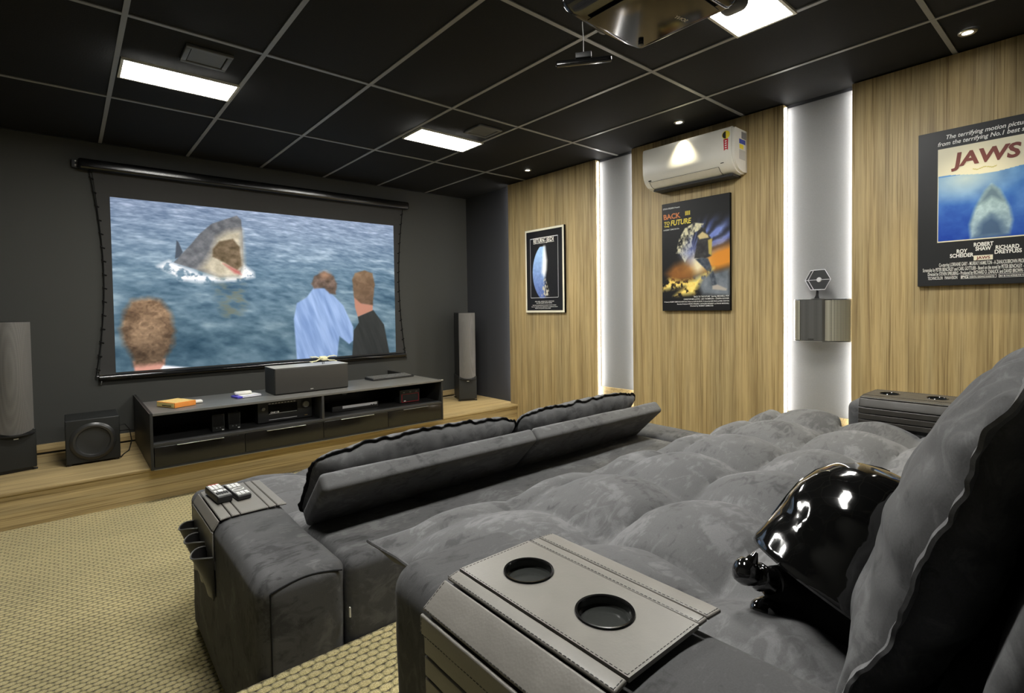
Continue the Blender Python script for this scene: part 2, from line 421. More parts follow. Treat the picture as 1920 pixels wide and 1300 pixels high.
# wall panels of oak laminate and the lit niches between them
for y0, y1, z0 in ((3.320, 4.635, .001), (1.581, 2.894, .001), (-.165, 1.152, ZR+.001), (YB+.002, -.6, ZR+.001)):
    w = MB().box(XP, XR-.001, y0, y1, z0, ZC-.004, bev=.0015).build('wood_wall_panel', W_V); struct(w)
for k, (y0, y1, z0) in enumerate(((2.896, 3.318, .001), (1.154, 1.579, ZR+.001), (-.598, -.167, ZR+.001))):
    struct(MB().box(XR-.012, XR-.001, y0, y1, .572, ZC-.022).build('trim_%d' % (k+1), PAINT_N, smooth=False))
    if k == 1:
        struct(MB().box(XR-.03, XR-.001, y0, y1, .34, .571, bev=.002).build('baseboard_right', W_H))
    else:
        struct(MB().box(XR-.03, XR-.001, y0, y1, z0, .571, bev=.002).build('baseboard_right', W_H))
def led(y, z0, z1, label, m=None, x=3.952):
    o = MB().box(x, x+.012, y-.002, y+.002, z0, z1).build('led_strip', m or LED, smooth=False)
    tag(o, label, 'light strip')
led(3.3145, .3, 2.76, 'light strip on far edge of the niche between framed poster and air conditioner')
led(2.8995, .3, 2.76, 'glowing light strip on near edge of the niche left of the air conditioner')
led(1.5755, .45, 2.76, 'glowing light strip on far edge of the niche with the wall speaker')
led(1.1575, .45, 2.76, 'glowing light strip on near edge of the niche with the wall speaker')
led(4.6395, .3, 2.76, 'glowing light strip on the far edge of the wood panel beside the right tower speaker')
led(-.1705, .45, 2.76, 'glowing light strip on near side of the wood panel with the shark film poster')

# ceiling: slab, tiles laid in a grid of tee bars
ceil = struct(MB().box(XL-.1, XR+.1, YB-.1, YF+.1, ZC+.03, ZC+.1).build('ceiling', BLKM, smooth=False))
gx = [.251+.625*k for k in range(-2, 7)]; gy = [3.11+1.237*k for k in range(-4, 3)]
proto = None
for i in range(len(gx)-1):
    for j in range(len(gy)-1):
        cx_, cy_ = (gx[i]+gx[i+1])/2, (gy[j]+gy[j+1])/2
        if proto is None:
            proto = MB().box(cx_-.306, cx_+.306, cy_-.612, cy_+.612, ZC+.004, ZC+.02, bev=.003).build('ceiling_tile', TILE, ceil)
        else:
            t = proto.copy(); COL.objects.link(t)
            t.location = Vector((cx_, cy_, ZC+.004))-WL[ceil.name]+Vector((0, 0, 0))
            t.rotation_euler.z = PI*((i*3+j) % 2)
for x in gx[1:-1]: MB().box(x-.012, x+.012, YB+.001, YF-.001, ZC-.002, ZC+.006).build('tee_bar', TBAR, ceil, smooth=False)
for y in gy[1:-1]: MB().box(XL+.001, XR-.001, y-.012, y+.012, ZC-.0015, ZC+.0055).build('tee_bar', TBAR, ceil, smooth=False)
MB().box(XL+.001, XR-.001, YF-.02, YF-.001, ZC-.002, ZC+.006).build('wall_angle', BLK, ceil, smooth=False)
MB().box(XL+.001, XL+.02, YB, YF, ZC-.002, ZC+.006).build('wall_angle', BLK, ceil, smooth=False)

# ------------------------------------------------------------------ ceiling lights
FR = mat('cream_light_frame', (.62, .6, .52), .4)
for x0, x1, y0, y1, lab in ((.27, .872, 3.63, 3.932, 'long bright ceiling panel light above the left half of the screen'),
                            (2.155, 2.77, 3.585, 3.895, 'bright mid-ceiling panel light above the right end of the screen'),
                            (2.142, 2.755, 1.045, 1.345, 'very bright ceiling panel light right of the projector'),
                            (.268, .872, 1.045, 1.345, 'ceiling panel light above the left arm of the sofas')):
    t = thing('ceiling_light', lab, 'light', ((x0+x1)/2, (y0+y1)/2, ZC-.01))
    m = MB(); b = .014
    m.box(x0, x1, y0, y0+b, ZC-.01, ZC+.003); m.box(x0, x1, y1-b, y1, ZC-.01, ZC+.003)
    m.box(x0, x0+b, y0+b, y1-b, ZC-.01, ZC+.003); m.box(x1-b, x1, y0+b, y1-b, ZC-.01, ZC+.003)
    m.build('frame', FR, t, smooth=False)
    MB().box(x0+b, x1-b, y0+b, y1-b, ZC-.006, ZC+.002).build('diffuser', LAMP, t, smooth=False)
VENT = mat('grey_vent_metal', (.10, .10, .095), .45)
for x0, x1, y0, y1, lab in ((.522, .75, 3.232, 3.456, 'square grey ceiling vent beside the left panel light'),
                            (2.468, 2.692, 3.232, 3.456, 'dim square ceiling vent behind the middle panel light')):
    t = thing('ceiling_vent', lab, 'vent', ((x0+x1)/2, (y0+y1)/2, ZC-.014)); m = MB()
    b = .026
    def bar(a0, a1, b0, b1): m.box(a0, a1, b0, b1, ZC-.014, ZC+.003, bev=.004)
    bar(x0, x1, y0, y0+b); bar(x0, x1, y1-b, y1); bar(x0, x0+b, y0+b, y1-b); bar(x1-b, x1, y0+b, y1-b)
    m.build('frame', VENT, t)
    MB().box(x0+b+.004, x1-b-.004, y0+b+.004, y1-b-.004, ZC-.009, ZC+.001).build('cover_plate', VENT, t, smooth=False)
for (x, y), lab in zip(((3.668, 4.01), (3.66, 2.25), (3.67, .545)), ('small recessed downlight above the white framed poster', 'small recessed downlight above the air conditioner', 'small recessed downlight above the big poster at the right edge')):
    t = thing('downlight', lab, 'light', (x, y, ZC-.008)); T = Matrix.Translation((x, y, 0))
    MB().lathe([(.022, ZC+.0), (.024, ZC-.006), (.036, ZC-.008), (.041, ZC-.004), (.041, ZC+.002)], T, 32, cap=False).build('trim_ring', ALU, t)
    MB().lathe([(.0, ZC-.003), (.022, ZC-.002)], T, 24, cap=False).build('lens', DOWN, t)
    ld = bpy.data.lights.new('downlight_bulb', 'SPOT'); ld.energy = SPOT_WATTS; ld.spot_size = math.radians(75); ld.spot_blend = .6
    ld.color = (1, .9, .62); ld.shadow_soft_size = .02
    lo = bpy.data.objects.new('downlight_bulb', ld); COL.objects.link(lo); place(lo, (x, y, ZC-.012), t)
    lo.rotation_euler = (0, math.radians(14), 0)

# ================================================================== SCREEN WALL
P = {
'hairL':[(0.028, 0.362), (0.044, 0.407), (0.091, 0.429), (0.129, 0.412), (0.155, 0.336), (0.165, 0.241), (0.158, 0.148), (0.14, 0.091), (0.131, 0.034), (0.048, 0.028), (0.039, 0.103), (0.02, 0.173), (0.014, 0.251)],
'neckL':[(0.046, 0.057), (0.134, 0.062), (0.131, -0.013), (0.05, -0.012)],
'shirtL':[(0.128, 0.022), (0.207, -0.004), (0.201, -0.03), (0.111, -0.028)],
'shirtM':[(0.644, 0.508), (0.691, 0.495), (0.73, 0.433), (0.762, 0.375), (0.803, 0.215), (0.805, 0.113), (0.784, 0.086), (0.743, 0.147), (0.731, -0.009), (0.569, -0.008), (0.561, 0.284), (0.574, 0.392), (0.612, 0.432)],
'headM':[(0.633, 0.528), (0.645, 0.584), (0.685, 0.621), (0.724, 0.588), (0.738, 0.532), (0.731, 0.454), (0.706, 0.461), (0.683, 0.502), (0.644, 0.495)],
'baldM':[(0.672, 0.606), (0.692, 0.617), (0.71, 0.598), (0.7, 0.573), (0.676, 0.572)],
'headR':[(0.803, 0.563), (0.816, 0.615), (0.86, 0.639), (0.896, 0.619), (0.905, 0.538), (0.894, 0.374), (0.839, 0.389), (0.81, 0.433)],
'neckR':[(0.81, 0.462), (0.848, 0.389), (0.894, 0.381), (0.893, 0.329), (0.825, 0.287), (0.813, 0.361)],
'bodyR':[(0.825, 0.287), (0.896, 0.336), (0.945, 0.222), (0.969, -0.009), (0.796, -0.01), (0.806, 0.186), (0.829, 0.243)],
'body':[(0.168, 0.642), (0.195, 0.703), (0.218, 0.753), (0.249, 0.829), (0.286, 0.896), (0.368, 0.962), (0.382, 0.937), (0.386, 0.823), (0.386, 0.647), (0.369, 0.569), (0.306, 0.56), (0.222, 0.61)],
'fin':[(0.178, 0.778), (0.184, 0.766), (0.195, 0.709), (0.189, 0.679), (0.172, 0.665)],
'belly':[(0.267, 0.662), (0.283, 0.712), (0.303, 0.812), (0.335, 0.854), (0.381, 0.873), (0.386, 0.647), (0.372, 0.563), (0.305, 0.554), (0.246, 0.612)],
'hollow':[(0.287, 0.737), (0.309, 0.788), (0.353, 0.809), (0.375, 0.759), (0.38, 0.639), (0.363, 0.607), (0.325, 0.652), (0.286, 0.688)],
'pink':[(0.319, 0.648), (0.372, 0.602), (0.377, 0.58), (0.356, 0.588)],
'foam':[(0.121, 0.615), (0.154, 0.652), (0.188, 0.625), (0.245, 0.575), (0.306, 0.56), (0.369, 0.563), (0.386, 0.647), (0.419, 0.598), (0.421, 0.566), (0.356, 0.538), (0.244, 0.527), (0.186, 0.536), (0.153, 0.582)],
'refl':[(0.286, 0.516), (0.387, 0.52), (0.395, 0.38), (0.365, 0.292), (0.32, 0.294), (0.291, 0.418)],
'line':[(0.023, 0.385), (0.04, 0.463), (0.058, 0.491)],
}
def screen_fn(u, v):
    y = 1-v; per = .45+.9*y            # waves grow towards the bottom
    a = fbm(u*34/per+7, y*95/per, 4, 3); b = fbm(u*11/per, y*42/per+3, 3, 11); c = fbm(u*3, y*5, 3, 5)
    top = np.array([132, 148, 176.]); midc = np.array([92, 116, 136.]); bot = np.array([70, 94, 110.])
    t = np.clip(y*1.25, 0, 1)[:, None]
    img = np.where(t < .5, top*(1-t*2)+midc*t*2, midc*(2-t*2)+bot*(t*2-1))
    img = img+((a-.5)*62+(b-.5)*60+(c-.5)*22)[:, None]*np.array([.95, .9, .85])
    img = img+np.clip(b-.62, 0, 1)[:, None]*np.array([90, 80, 70.])
    img = over(img, inpoly(u, v, P['refl'], .05)*np.clip((a-.4)*3, 0, 1)*.7, (96, 98, 82))
    n = fbm(u*60, v*40, 4, 21); n2 = fbm(u*160, v*90, 2, 8)
    img = over(img, inpoly(u, v, P['foam'], .03)*np.clip((n-.30)*5, 0, 1), (222, 222, 228))
    img = over(img, inpoly(u, v, P['fin'], .006), (66, 74, 86))
    shade = np.stack([96+60*(n-.5)+0*u, 98+58*(n-.5), 104+56*(n-.5)], 1)
    img = over(img, inpoly(u, v, P['body'], .008), shade)
    img = over(img, inpoly(u, v, P['belly'], .05), np.stack([176+60*(n-.5), 168+60*(n-.5), 150+60*(n-.5)], 1))
    img = over(img, inpoly(u, v, P['hollow'], .012), np.stack([98+70*(n-.5), 84+60*(n-.5), 66+60*(n-.5)], 1))
    img = over(img, inpoly(u, v, P['pink'], .02), (168, 96, 92))
    low = np.clip((.50-v)*16, 0, 1)*inpoly(u, v, P['foam'], .02)
    img = over(img, low*np.clip((n-.42)*6, 0, 1), (226, 226, 230))
    # three onlookers seen from behind
    img = over(img, inpoly(u, v, P['neckL'], .012), (190, 138, 124)); img = over(img, inpoly(u, v, P['shirtL'], .012), (226, 228, 238))
    wob = .012*(n-.5)
    hn = fbm(u*26+fbm(u*40, v*30, 2, 9)*2, v*18, 3, 41); hair = np.stack([104+110*(hn-.5)+30*(n2-.5), 84+96*(hn-.5)+26*(n2-.5), 66+80*(hn-.5)+20*(n2-.5)], 1)
    hair = hair*(.72+.5*np.clip(v*2.3, 0, 1))[:, None]
    img = over(img, inpoly(u+wob, v-wob*1.5, P['hairL'], .035), hair)
    fold = fbm(u*70+v*14, v*6, 3, 31)
    sh = np.stack([124+56*(fold-.5), 148+52*(fold-.5), 190+44*(fold-.5)], 1)
    img = over(img, inpoly(u, v, P['shirtM'], .01), sh)
    img = over(img, inpoly(u+wob*.5, v, P['headM'], .014), np.stack([88+70*(n-.5), 74+60*(n-.5), 66+60*(n-.5)], 1))
    img = over(img, inpoly(u, v, P['baldM'], .05)*.8, (168, 128, 104))
    img = over(img, inpoly(u, v, P['neckR'], .008), (160, 114, 98))
    img = over(img, inpoly(u, v, P['bodyR'], .008), np.stack([40+16*(fold-.5), 42+16*(fold-.5), 42+16*(fold-.5)], 1))
    img = over(img, inpoly(u+wob*.4, v, P['headR'], .012), np.stack([86+50*(hn-.5)+90*np.clip(v-.36, 0, 1), 68+44*(hn-.5)+80*np.clip(v-.36, 0, 1), 54+40*(hn-.5)+60*np.clip(v-.36, 0, 1)], 1))
    return img
PIC = printmat('projected_picture', SCREEN_LIGHT, .8)
scr = thing('projection_screen', 'wide projection screen showing a sea scene with people seen from behind', 'projection screen', (1.6, 5.54, .8))
FAB = mat('dark_screen_border', (.034, .033, .031), .8)
# cloth with gently waisted sides
m = MB(); rows = 24; zt, zb = 2.55, .835; vs = []; fs = []
for i in range(rows+1):
    t = i/rows; z = zt+(zb-zt)*t; w = .055*math.sin(PI*min(1, t*1.0))**1.0
    for x in (.19+w, 3.04-w): vs += [(x, 5.553, z), (x, 5.556, z)]
for i in range(rows):
    a = i*4; b = a+4; fs += [(a, a+2, b+2, b), (a+1, b+1, b+3, a+3), (a, b, b+1, a+1), (a+2, a+3, b+3, b+2)]
m.add(vs, fs).build('screen_cloth', FAB, scr)
painted('projected_picture', screen_fn, 620, 350, (.303, 5.550, .853), (1, 0, 0), (0, 0, 1), 2.632, 1.485, PIC, scr)
MB().box(.10, 3.107, 5.462, 5.556, 2.532, 2.618, bev=.022).build('roller_case', mat('black_enamel', (.004, .004, .004), .16, spec=.7, bump=.12, noise_scale=420), scr)
m = MB(); m.box(.062, .104, 5.53, 5.568, 2.545, 2.61, bev=.003); m.build('bracket', BLK, scr); m = MB(); m.box(3.104, 3.135, 5.53, 5.568, 2.55, 2.6, bev=.003); m.build('bracket', BLK, scr)
for z in (2.565, 2.598):
    MB().lathe([(.0, 0), (.006, 0), (.006, .004), (0, .005)], Matrix.Translation((.088, 5.529, z)) @ Matrix.Rotation(PI/2, 4, 'X'), 12).build('screw', WHITE, scr)
m = MB(); m.tube([(.19, 5.545, .815), (3.055, 5.545, .815)], .026, 14); m.build('bottom_bar', BLKG, scr)
m = MB(); m.box(.193, .30, 5.520, 5.55, .8385, .842); m.tube([(.17, 5.545, .83), (.205, 5.545, .83)], .005, 8); m.tube([(.205, 5.545, .83), (.205, 5.545, .79), (.2, 5.545, .755)], .005, 8)
m.build('end_hook', CHROME, scr); m = MB()
m.tube([(3.066, 5.545, .86), (3.066, 5.545, .80), (3.074, 5.545, .77)], .006, 8); m.build('end_hook', CHROME, scr)
for side in (0, 1):
    m = MB(); pts = []; n = 60
    for i in range(n+1):
        t = i/n; z = 2.535+(.83-2.535)*t; w = .075*math.sin(PI*t)**.9
        pts.append((.17+w if side == 0 else 3.06-w*.9, 5.548, z))
    m.tube(pts, .0045, 6)
    for i in range(2, n, 4):
        p = pts[i]; d = .02 if side == 0 else -.02
        m.tube([(p[0]-d*.4, p[1], p[2]+.012), (p[0], p[1], p[2]), (p[0]+d, p[1]+.003, p[2]-.008)], .006, 6)
    m.build('tension_cord', BLKM, scr)

# ------------------------------------------------------------------ media cabinet
cab = thing('media_cabinet', 'long low black media cabinet on the wooden platform under the screen', 'cabinet', (1.635, 4.9, ZP))
x0, x1, yf, yb, zb, zt = .42, 2.85, 4.42, 5.06, ZP+.001, .645
MB().box(x0, x0+.018, yf, YF-.002, zb, zt, bev=.001).build('side_panel', LAMB, cab)
MB().box(x1-.018, x1, yf, YF-.002, zb, zt, bev=.001).build('side_panel', LAMB, cab)
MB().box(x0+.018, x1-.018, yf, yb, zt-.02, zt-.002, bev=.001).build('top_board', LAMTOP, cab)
MB().box(x0+.018, x1-.018, yf+.001, yb, zb, zb+.018, bev=.001).build('bottom_board', LAMB, cab)
MB().box(x0+.018, x1-.018, yf+.001, yb-.016, .405, .426, bev=.001).build('shelf', EDGE, cab)
MB().box(1.632, 1.652, yf+.001, yb-.016, .426, zt-.02, bev=.001).build('divider', EDGE, cab)
m = MB(); m.box(x0+.018, x1-.018, yb-.015, yb, zb+.018, zt-.02); m.build('back_board', LAMB, cab, smooth=False)
MB().lathe([(0, 0), (.034, 0), (.038, .004), (.034, .006), (0, .003)], Matrix.Translation((2.09, yb-.016, .545)) @ Matrix.Rotation(PI/2, 4, 'X'), 24).build('cable_grommet', GREYP, cab)
MB().tube([(x0-.001, yf-.001, zt+.0005), (x0-.001, YF-.004, zt+.0005)], .0016, 6).build('edge_band', ALU, cab)
MB().box(x1-.022, x1+.004, yf-.004, yf+.03, zt-.009, zt+.0, bev=.001).build('edge_cap', ALU, cab)
MB().box(x0+.018, x1-.018, yf-.001, yf+.003, zb-.002, zb+.003).build('bottom_edge_strip', mat('dull_metal', (.25, .25, .24), .35, metal=.8), cab, smooth=False)
dx = [.44, 1.028, 1.641, 2.245, 2.83]; hd = [(.578, .88), (1.186, 1.49), (1.795, 2.10), (2.402, 2.678)]
for k in range(4):
    d = MB().box(dx[k]+.002, dx[k+1]-.002, yf-.001, yf+.017, zb+.019, .402, bev=.0015).build('drawer_front', GLOSSB, cab)
    MB().box(hd[k][0], hd[k][1], yf-.016, yf-.001, .399, .4035, bev=.001).build('handle', ALU if k < 3 else mat('dark_steel', (.2, .2, .2), .4, metal=.7), d)

# things on and in the cabinet
def spk_badge(parent, x, y, z, w=.03, h=.006, M=None):
    MB().box(x-w/2, x+w/2, y-.002, y, z, z+h, M=M).build('badge', WHITE, parent, smooth=False)
t = thing('center_speaker', 'wide black centre speaker with a woven front on top of the cabinet', 'speaker', (1.63, 4.75, .645))
MB().soft(1.31, 1.952, 4.628, 4.895, .6455, .868, .004, (1, 1, 1), k=2).build('cabinet_box', SPKBOX, t)
MB().soft(1.314, 1.948, 4.608, 4.627, .650, .864, .006, (1, 1, 1), k=3).build('front_grille', G_CENT, t)
MB().box(1.31, 1.952, 4.61, 4.895, .8682, .8695).build('top_sheen', mat('satin_top_sheen', (.5, .48, .43), .35), t, smooth=False)  # pale sheet painted as the light reflected off the speaker's black top
spk_badge(t, 1.617, 4.608, .668, .024, .004)
# small white four-armed toy on the centre speaker
t = thing('toy_aircraft', 'tiny ivory four-armed toy aircraft on a stand on the centre speaker', 'toy', (1.757, 4.70, .870))
m = MB(); c = (1.757, 4.70, .918)
m.soft(c[0]-.022, c[0]+.022, c[1]-.05, c[1]+.05, .905, .93, .009, (2, 3, 1), k=3); m.soft(c[0]-.03, c[0]+.03, c[1]-.01, c[1]+.03, .918, .94, .006, (1, 1, 1), k=2); m.build('body', IVORY, t)
for sx in (-1, 1):
    for sz in (-1, 1):
        m = MB(); e = (c[0]+sx*.108, c[1]+.01, c[2]+sz*.022)
        m.tube([(c[0]+sx*.02, c[1]+.01, c[2]), (c[0]+sx*.06, c[1]+.01, c[2]+sz*.018), e], [.006, .005, .004], 8)
        m.tube([(e[0], e[1]+.02, e[2]), (e[0], e[1]-.045, e[2]-.004)], .004, 8); m.build('arm', IVORY, t)
MB().tube([(c[0]-.012, 4.69, .8705), (c[0]-.012, 4.69, .908)], .003, 8).build('stand', BLK, t); MB().tube([(c[0]+.012, 4.72, .8705), (c[0]+.012, 4.72, .908)], .003, 8).build('stand', BLK, t)
# orange cases, white pad
t = thing('disc_case_stack', 'orange and yellow boxed set lying at the left end of the cabinet top', 'box', (.62, 4.62, .645))
Mz = Matrix.Translation((.62, 4.63, 0)) @ Matrix.Rotation(math.radians(-14), 4, 'Z')
A = Matrix.Translation((.615, 4.66, 0)) @ Matrix.Rotation(math.radians(24), 4, 'Z')
MB().box(-.075, .085, -.10, .12, .6455, .683, M=A, bev=.002).build('box_body', ORANGE, t)
MB().box(-.077, -.0755, -.09, .115, .649, .680, M=A).build('spine_print', mat('cream_yellow_print', srgb((225, 205, 130)), .5), t, smooth=False)
MB().box(-.07, .08, -.095, .115, .6832, .6842, M=A).build('cover_print', mat('straw_print', srgb((232, 196, 120)), .5, var=.3, noise_scale=60), t, smooth=False)
MB().box(-.0785, -.0772, -.06, .05, .657, .663, M=A).build('spine_lettering', BLK, t, smooth=False)
o = MB().soft(.715, .79, 4.66, 4.73, .6455, .668, .009, (1, 1, 1), k=3).build('tissue_pad', WHITE); tag(o, 'small white pad beside the orange boxed set on the cabinet', 'pad')
A = Matrix.Translation((1.12, 4.74, 0)) @ Matrix.Rotation(math.radians(10), 4, 'Z')
t = thing('disc_case', 'violet and white disc case lying flat on the cabinet under a white roll', 'disc case', (1.12, 4.74, .645))
MB().box(-.095, .095, -.06, .07, .6455, .660, M=A, bev=.002).build('case_body', VIOLET, t)
MB().box(-.06, .094, -.058, .068, .6602, .6612, M=A).build('cover_print', WHITEP, t, smooth=False)
MB().box(-.055, .096, -.0615, -.0602, .648, .6585, M=A).build('spine_print', WHITEP, t, smooth=False)
o = MB().soft(1.035, 1.165, 4.74, 4.79, .6625, .690, .011, (1, 1, 1), k=4).build('white_roll', WHITE); tag(o, 'short white roll lying on the violet disc case', 'roll')
# keyboard
t = thing('keyboard', 'grey computer keyboard at the right end of the cabinet top', 'keyboard', (2.53, 4.93, .645))
A = Matrix.Translation((2.53, 4.93, .6455)) @ Matrix.Rotation(math.radians(3), 4, 'Z')
MB().prism([(-.09, 0), (.09, 0), (.09, .024), (-.09, .012)], -.235, .235, 'x', M=A).build('keyboard_body', BLK, t, smooth=False)
kp = MB()
for r in range(5):
    for c_ in range(20):
        if r == 0 and 5 < c_ < 11: continue
        xx = -.222+c_*.0222; yy = -.072+r*.031
        kp.box(xx, xx+.018, yy, yy+.024, .012+(yy+.09)*.066, .020+(yy+.09)*.066, M=A)
kp.box(-.222+.0222*6, -.222+.0222*10.8, -.072, -.048, .013, .022, M=A)
tag(kp.build('key', mat('key_grey', (.13, .13, .125), .4), t, smooth=False), kind='stuff')
# receiver
t = thing('av_receiver', 'black audio receiver with a display and two knobs inside the cabinet', 'receiver', (1.385, 4.75, .427))
MB().soft(1.165, 1.605, 4.585, 4.93, .432, .60, .004, (1, 1, 1), k=2).build('chassis', mat('receiver_black', (.022, .022, .022), .38), t)
MB().box(1.245, 1.48, 4.581, 4.5845, .50, .575).build('display', BLKG, t, smooth=False)
MB().lathe([(0, .022), (.026, .022), (.028, .018), (.028, 0), (0, 0)], Matrix.Translation((1.548, 4.585, .548)) @ Matrix.Rotation(PI/2, 4, 'X'), 28).build('knob', GREYP, t)
MB().lathe([(0, .018), (.013, .018), (.015, .015), (.015, 0), (0, 0)], Matrix.Translation((1.205, 4.585, .548)) @ Matrix.Rotation(PI/2, 4, 'X'), 24).build('knob', GREYP, t)
m = MB()
for k in range(9): m.box(1.25+k*.025, 1.25+k*.025+.016, 4.5825, 4.5845, .582, .588)
m.box(1.25, 1.475, 4.579, 4.5808, .5005, .5025); m.box(1.25, 1.475, 4.5825, 4.5845, .449, .453); m.build('light_marks', PALE, t, smooth=False)
m = MB(); text_mb(m, 'ONKYO', (1.262, 4.5800, .505), (1, 0, 0), (0, 0, 1), .018, bold=.02); m.lathe([(0, 0), (.005, 0), (.005, .001), (0, .001)], Matrix.Translation((1.325, 4.580, .512)) @ Matrix.Rotation(PI/2, 4, 'X'), 12); m.build('lettering', WHITEP, t, smooth=False)
m = MB(); m.box(1.54, 1.565, 4.5825, 4.5845, .451, .456); m.build('gold_mark', GOLD, t, smooth=False)
# computer speakers
for k, (xa, lab) in enumerate(((.826, 'left one of two small black box speakers on the cabinet shelf'), (.938, 'right one of two small black box speakers, next to the receiver'))):
    t = thing('desktop_speaker', lab, 'speaker', (xa+.042, 4.58, .427), 'small box speakers in the cabinet')
    MB().soft(xa, xa+.086, 4.535, 4.63, .4275, .560, .004, (1, 1, 1), k=2).build('box', SPKBOX, t)
    MB().box(xa+.006, xa+.080, 4.531, 4.5348, .468, .553).build('grille', BLKM, t, smooth=False)
    MB().box(xa+.066, xa+.08, 4.532, 4.5348, .434, .443).build('sticker', WHITEP, t, smooth=False)
    m = MB()
    for dx_ in (.03, .055): m.lathe([(0, .004), (.004, .004), (.004, 0)], Matrix.Translation((xa+dx_, 4.535, .456)) @ Matrix.Rotation(PI/2, 4, 'X'), 10)
    m.build('control_knob', GREYP, t)
# disc player, boxed set
t = thing('disc_player', 'slim disc player with a silver front strip inside the cabinet', 'disc player', (2.06, 4.75, .427))
MB().soft(1.80, 2.25, 4.625, 4.86, .4275, .478, .004, (1, 1, 1), k=2).build('chassis', BLK, t)
MB().box(1.895, 2.235, 4.6225, 4.6248, .452, .476).build('front_strip', PALE, t, smooth=False)
m = MB()
for px in (2.175, 2.20): m.lathe([(0, .004), (.008, .004), (.009, 0)], Matrix.Translation((px, 4.622, .450)) @ Matrix.Rotation(PI/2, 4, 'X'), 14)
m.build('button', BLK, t)
t = thing('voltage_stabilizer', 'small black power box outlined in red at the right end of the cabinet shelf', 'power box', (2.58, 4.62, .427))
MB().soft(2.465, 2.69, 4.60, 4.80, .4275, .556, .006, (1, 1, 1), k=2).build('case', SPKBOX, t)
m = MB()
for a in ((2.485, 2.675, .4345, .438), (2.485, 2.675, .512, .5155), (2.485, 2.489, .4345, .5155), (2.671, 2.675, .4345, .5155)): m.box(a[0], a[1], 4.5965, 4.5995, a[2], a[3])
m.build('red_outline', RED, t, smooth=False)
MB().box(2.508, 2.530, 4.597, 4.5995, .442, .452).build('sticker', WHITEP, t, smooth=False)
for px in (2.51, 2.582, 2.65): MB().box(px-.010, px+.010, 4.597, 4.5995, .527, .534).build('indicator', GREYP, t, smooth=False)

# ------------------------------------------------------------------ subwoofer
t = thing('subwoofer', 'cube-shaped black subwoofer with one big round cone beside the cabinet', 'subwoofer', (.12, 5.14, ZP))
MB().soft(-.036, .283, 4.965, 5.32, ZP+.012, .575, .008, (1, 1, 1), k=3).build('enclosure', SPKBOX, t)
T = Matrix.Translation((.124, 4.965, .408)) @ Matrix.Rotation(PI/2, 4, 'X')
MB().lathe([(.135, .0), (.138, .004), (.132, .010), (.118, .016), (.104, .013), (.098, .004), (.096, 0)], T, 56, cap=False).build('surround', RUBBER, t)
MB().lathe([(0, .0025), (.05, .0015), (.09, .001), (.098, .003)], T, 48, cap=False).build('cone', CONE, t)
for fx in (-.015, .262):
    for fy in (4.985, 5.30): MB().lathe([(.014, ZP+.0005), (.014, ZP+.012)], Matrix.Translation((fx, fy, 0)), 14).build('foot', BLK, t)
m = MB()
for k in range(3): m.tube([(.284, 5.28, .40+k*.022), (.30, 5.28, .40+k*.022)], .006, 8)
m.build('terminal', GOLD, t)
m = MB(); m.tube([(.302, 5.28, .444), (.335, 5.29, .45), (.365, 5.30, .40), (.38, 5.34, .30), (.37, 5.33, .262), (.35, 5.2, .247), (.31, 5.1, .247), (.285, 5.0, .247)], .004, 8)
m.tube([(.302, 5.28, .40), (.35, 5.31, .395), (.40, 5.34, .38)], .004, 8)
tag(m.build('speaker_cable', BLK), 'thin black cable hanging from the back of the subwoofer', 'cable')

# ------------------------------------------------------------------ tower speakers
def tower(org, ang, lab, w=.2, d=.33):
    t = thing('tower_speaker', lab, 'speaker', (org[0], org[1], ZP), 'tower speakers either side of the screen')
    A = Matrix.Translation((org[0], org[1], ZP)) @ Matrix.Rotation(ang, 4, 'Z')
    MB().soft(-w/2-.008, w/2+.008, -.012, d+.006, .022, .30, .006, (1, 1, 1), k=3, M=A).build('lower_cabinet', SPKBOX, t)
    MB().soft(-w/2, w/2, .0, d, .301, 1.065, .006, (1, 1, 1), k=3, M=A).build('upper_cabinet', SPKBOX, t)
    # bowed cloth front
    m = MB(); nx, nz = 14, 22; vs = []; fs = []
    for j in range(nz+1):
        for i in range(nx+1):
            s = i/nx*2-1; tt = j/nz
            bow = .045*(1-s*s)*(.55+.45*math.sin(PI*(.15+.8*(1-tt))))
            z0b = .298-.028*(1-s*s)
            vs.append((s*(w/2-.001), -.006-bow, z0b+(1.062-z0b)*tt))
    for j in range(nz):
        for i in range(nx): a = j*(nx+1)+i; fs.append((a, a+1, a+nx+2, a+nx+1))
    k = len(vs)
    vs += [(v[0], -.0005, v[2] if v[2] > .3 else .302) for v in vs]
    for j in range(nz): fs += [(j*(nx+1), (j+1)*(nx+1), k+(j+1)*(nx+1), k+j*(nx+1)), (j*(nx+1)+nx, k+j*(nx+1)+nx, k+(j+1)*(nx+1)+nx, (j+1)*(nx+1)+nx)]
    for i in range(nx): fs += [(i, k+i, k+i+1, i+1), (nz*(nx+1)+i, nz*(nx+1)+i+1, k+nz*(nx+1)+i+1, k+nz*(nx+1)+i)]
    m.add(vs, fs, A).build('cloth_grille', G_TOWER, t)
    # curved lip under the cloth
    m = MB(); m.prism([(-w/2, -.002)]+[(w/2*(i/12*2-1), -.012-.045*(1-(i/12*2-1)**2)) for i in range(13)]+[(w/2, -.002)], .262, .272, 'z', M=A).build('grille_lip', BLK, t)
    MB().box(-w/2+.012, w/2-.012, .012, d-.012, .004, .0215, M=A).build('plinth', BLK, t, smooth=False)
    for fx in (-w/2, w/2):
        for fy in (.015, d-.03): MB().box(fx-.014, fx+.014, fy-.014, fy+.014, .0008, .012, M=A, bev=.003).build('foot', BLK, t)
    MB().box(-.012, .014, -.015, -.0122, .236, .243, M=A).build('badge', WHITE, t, smooth=False)
    return t
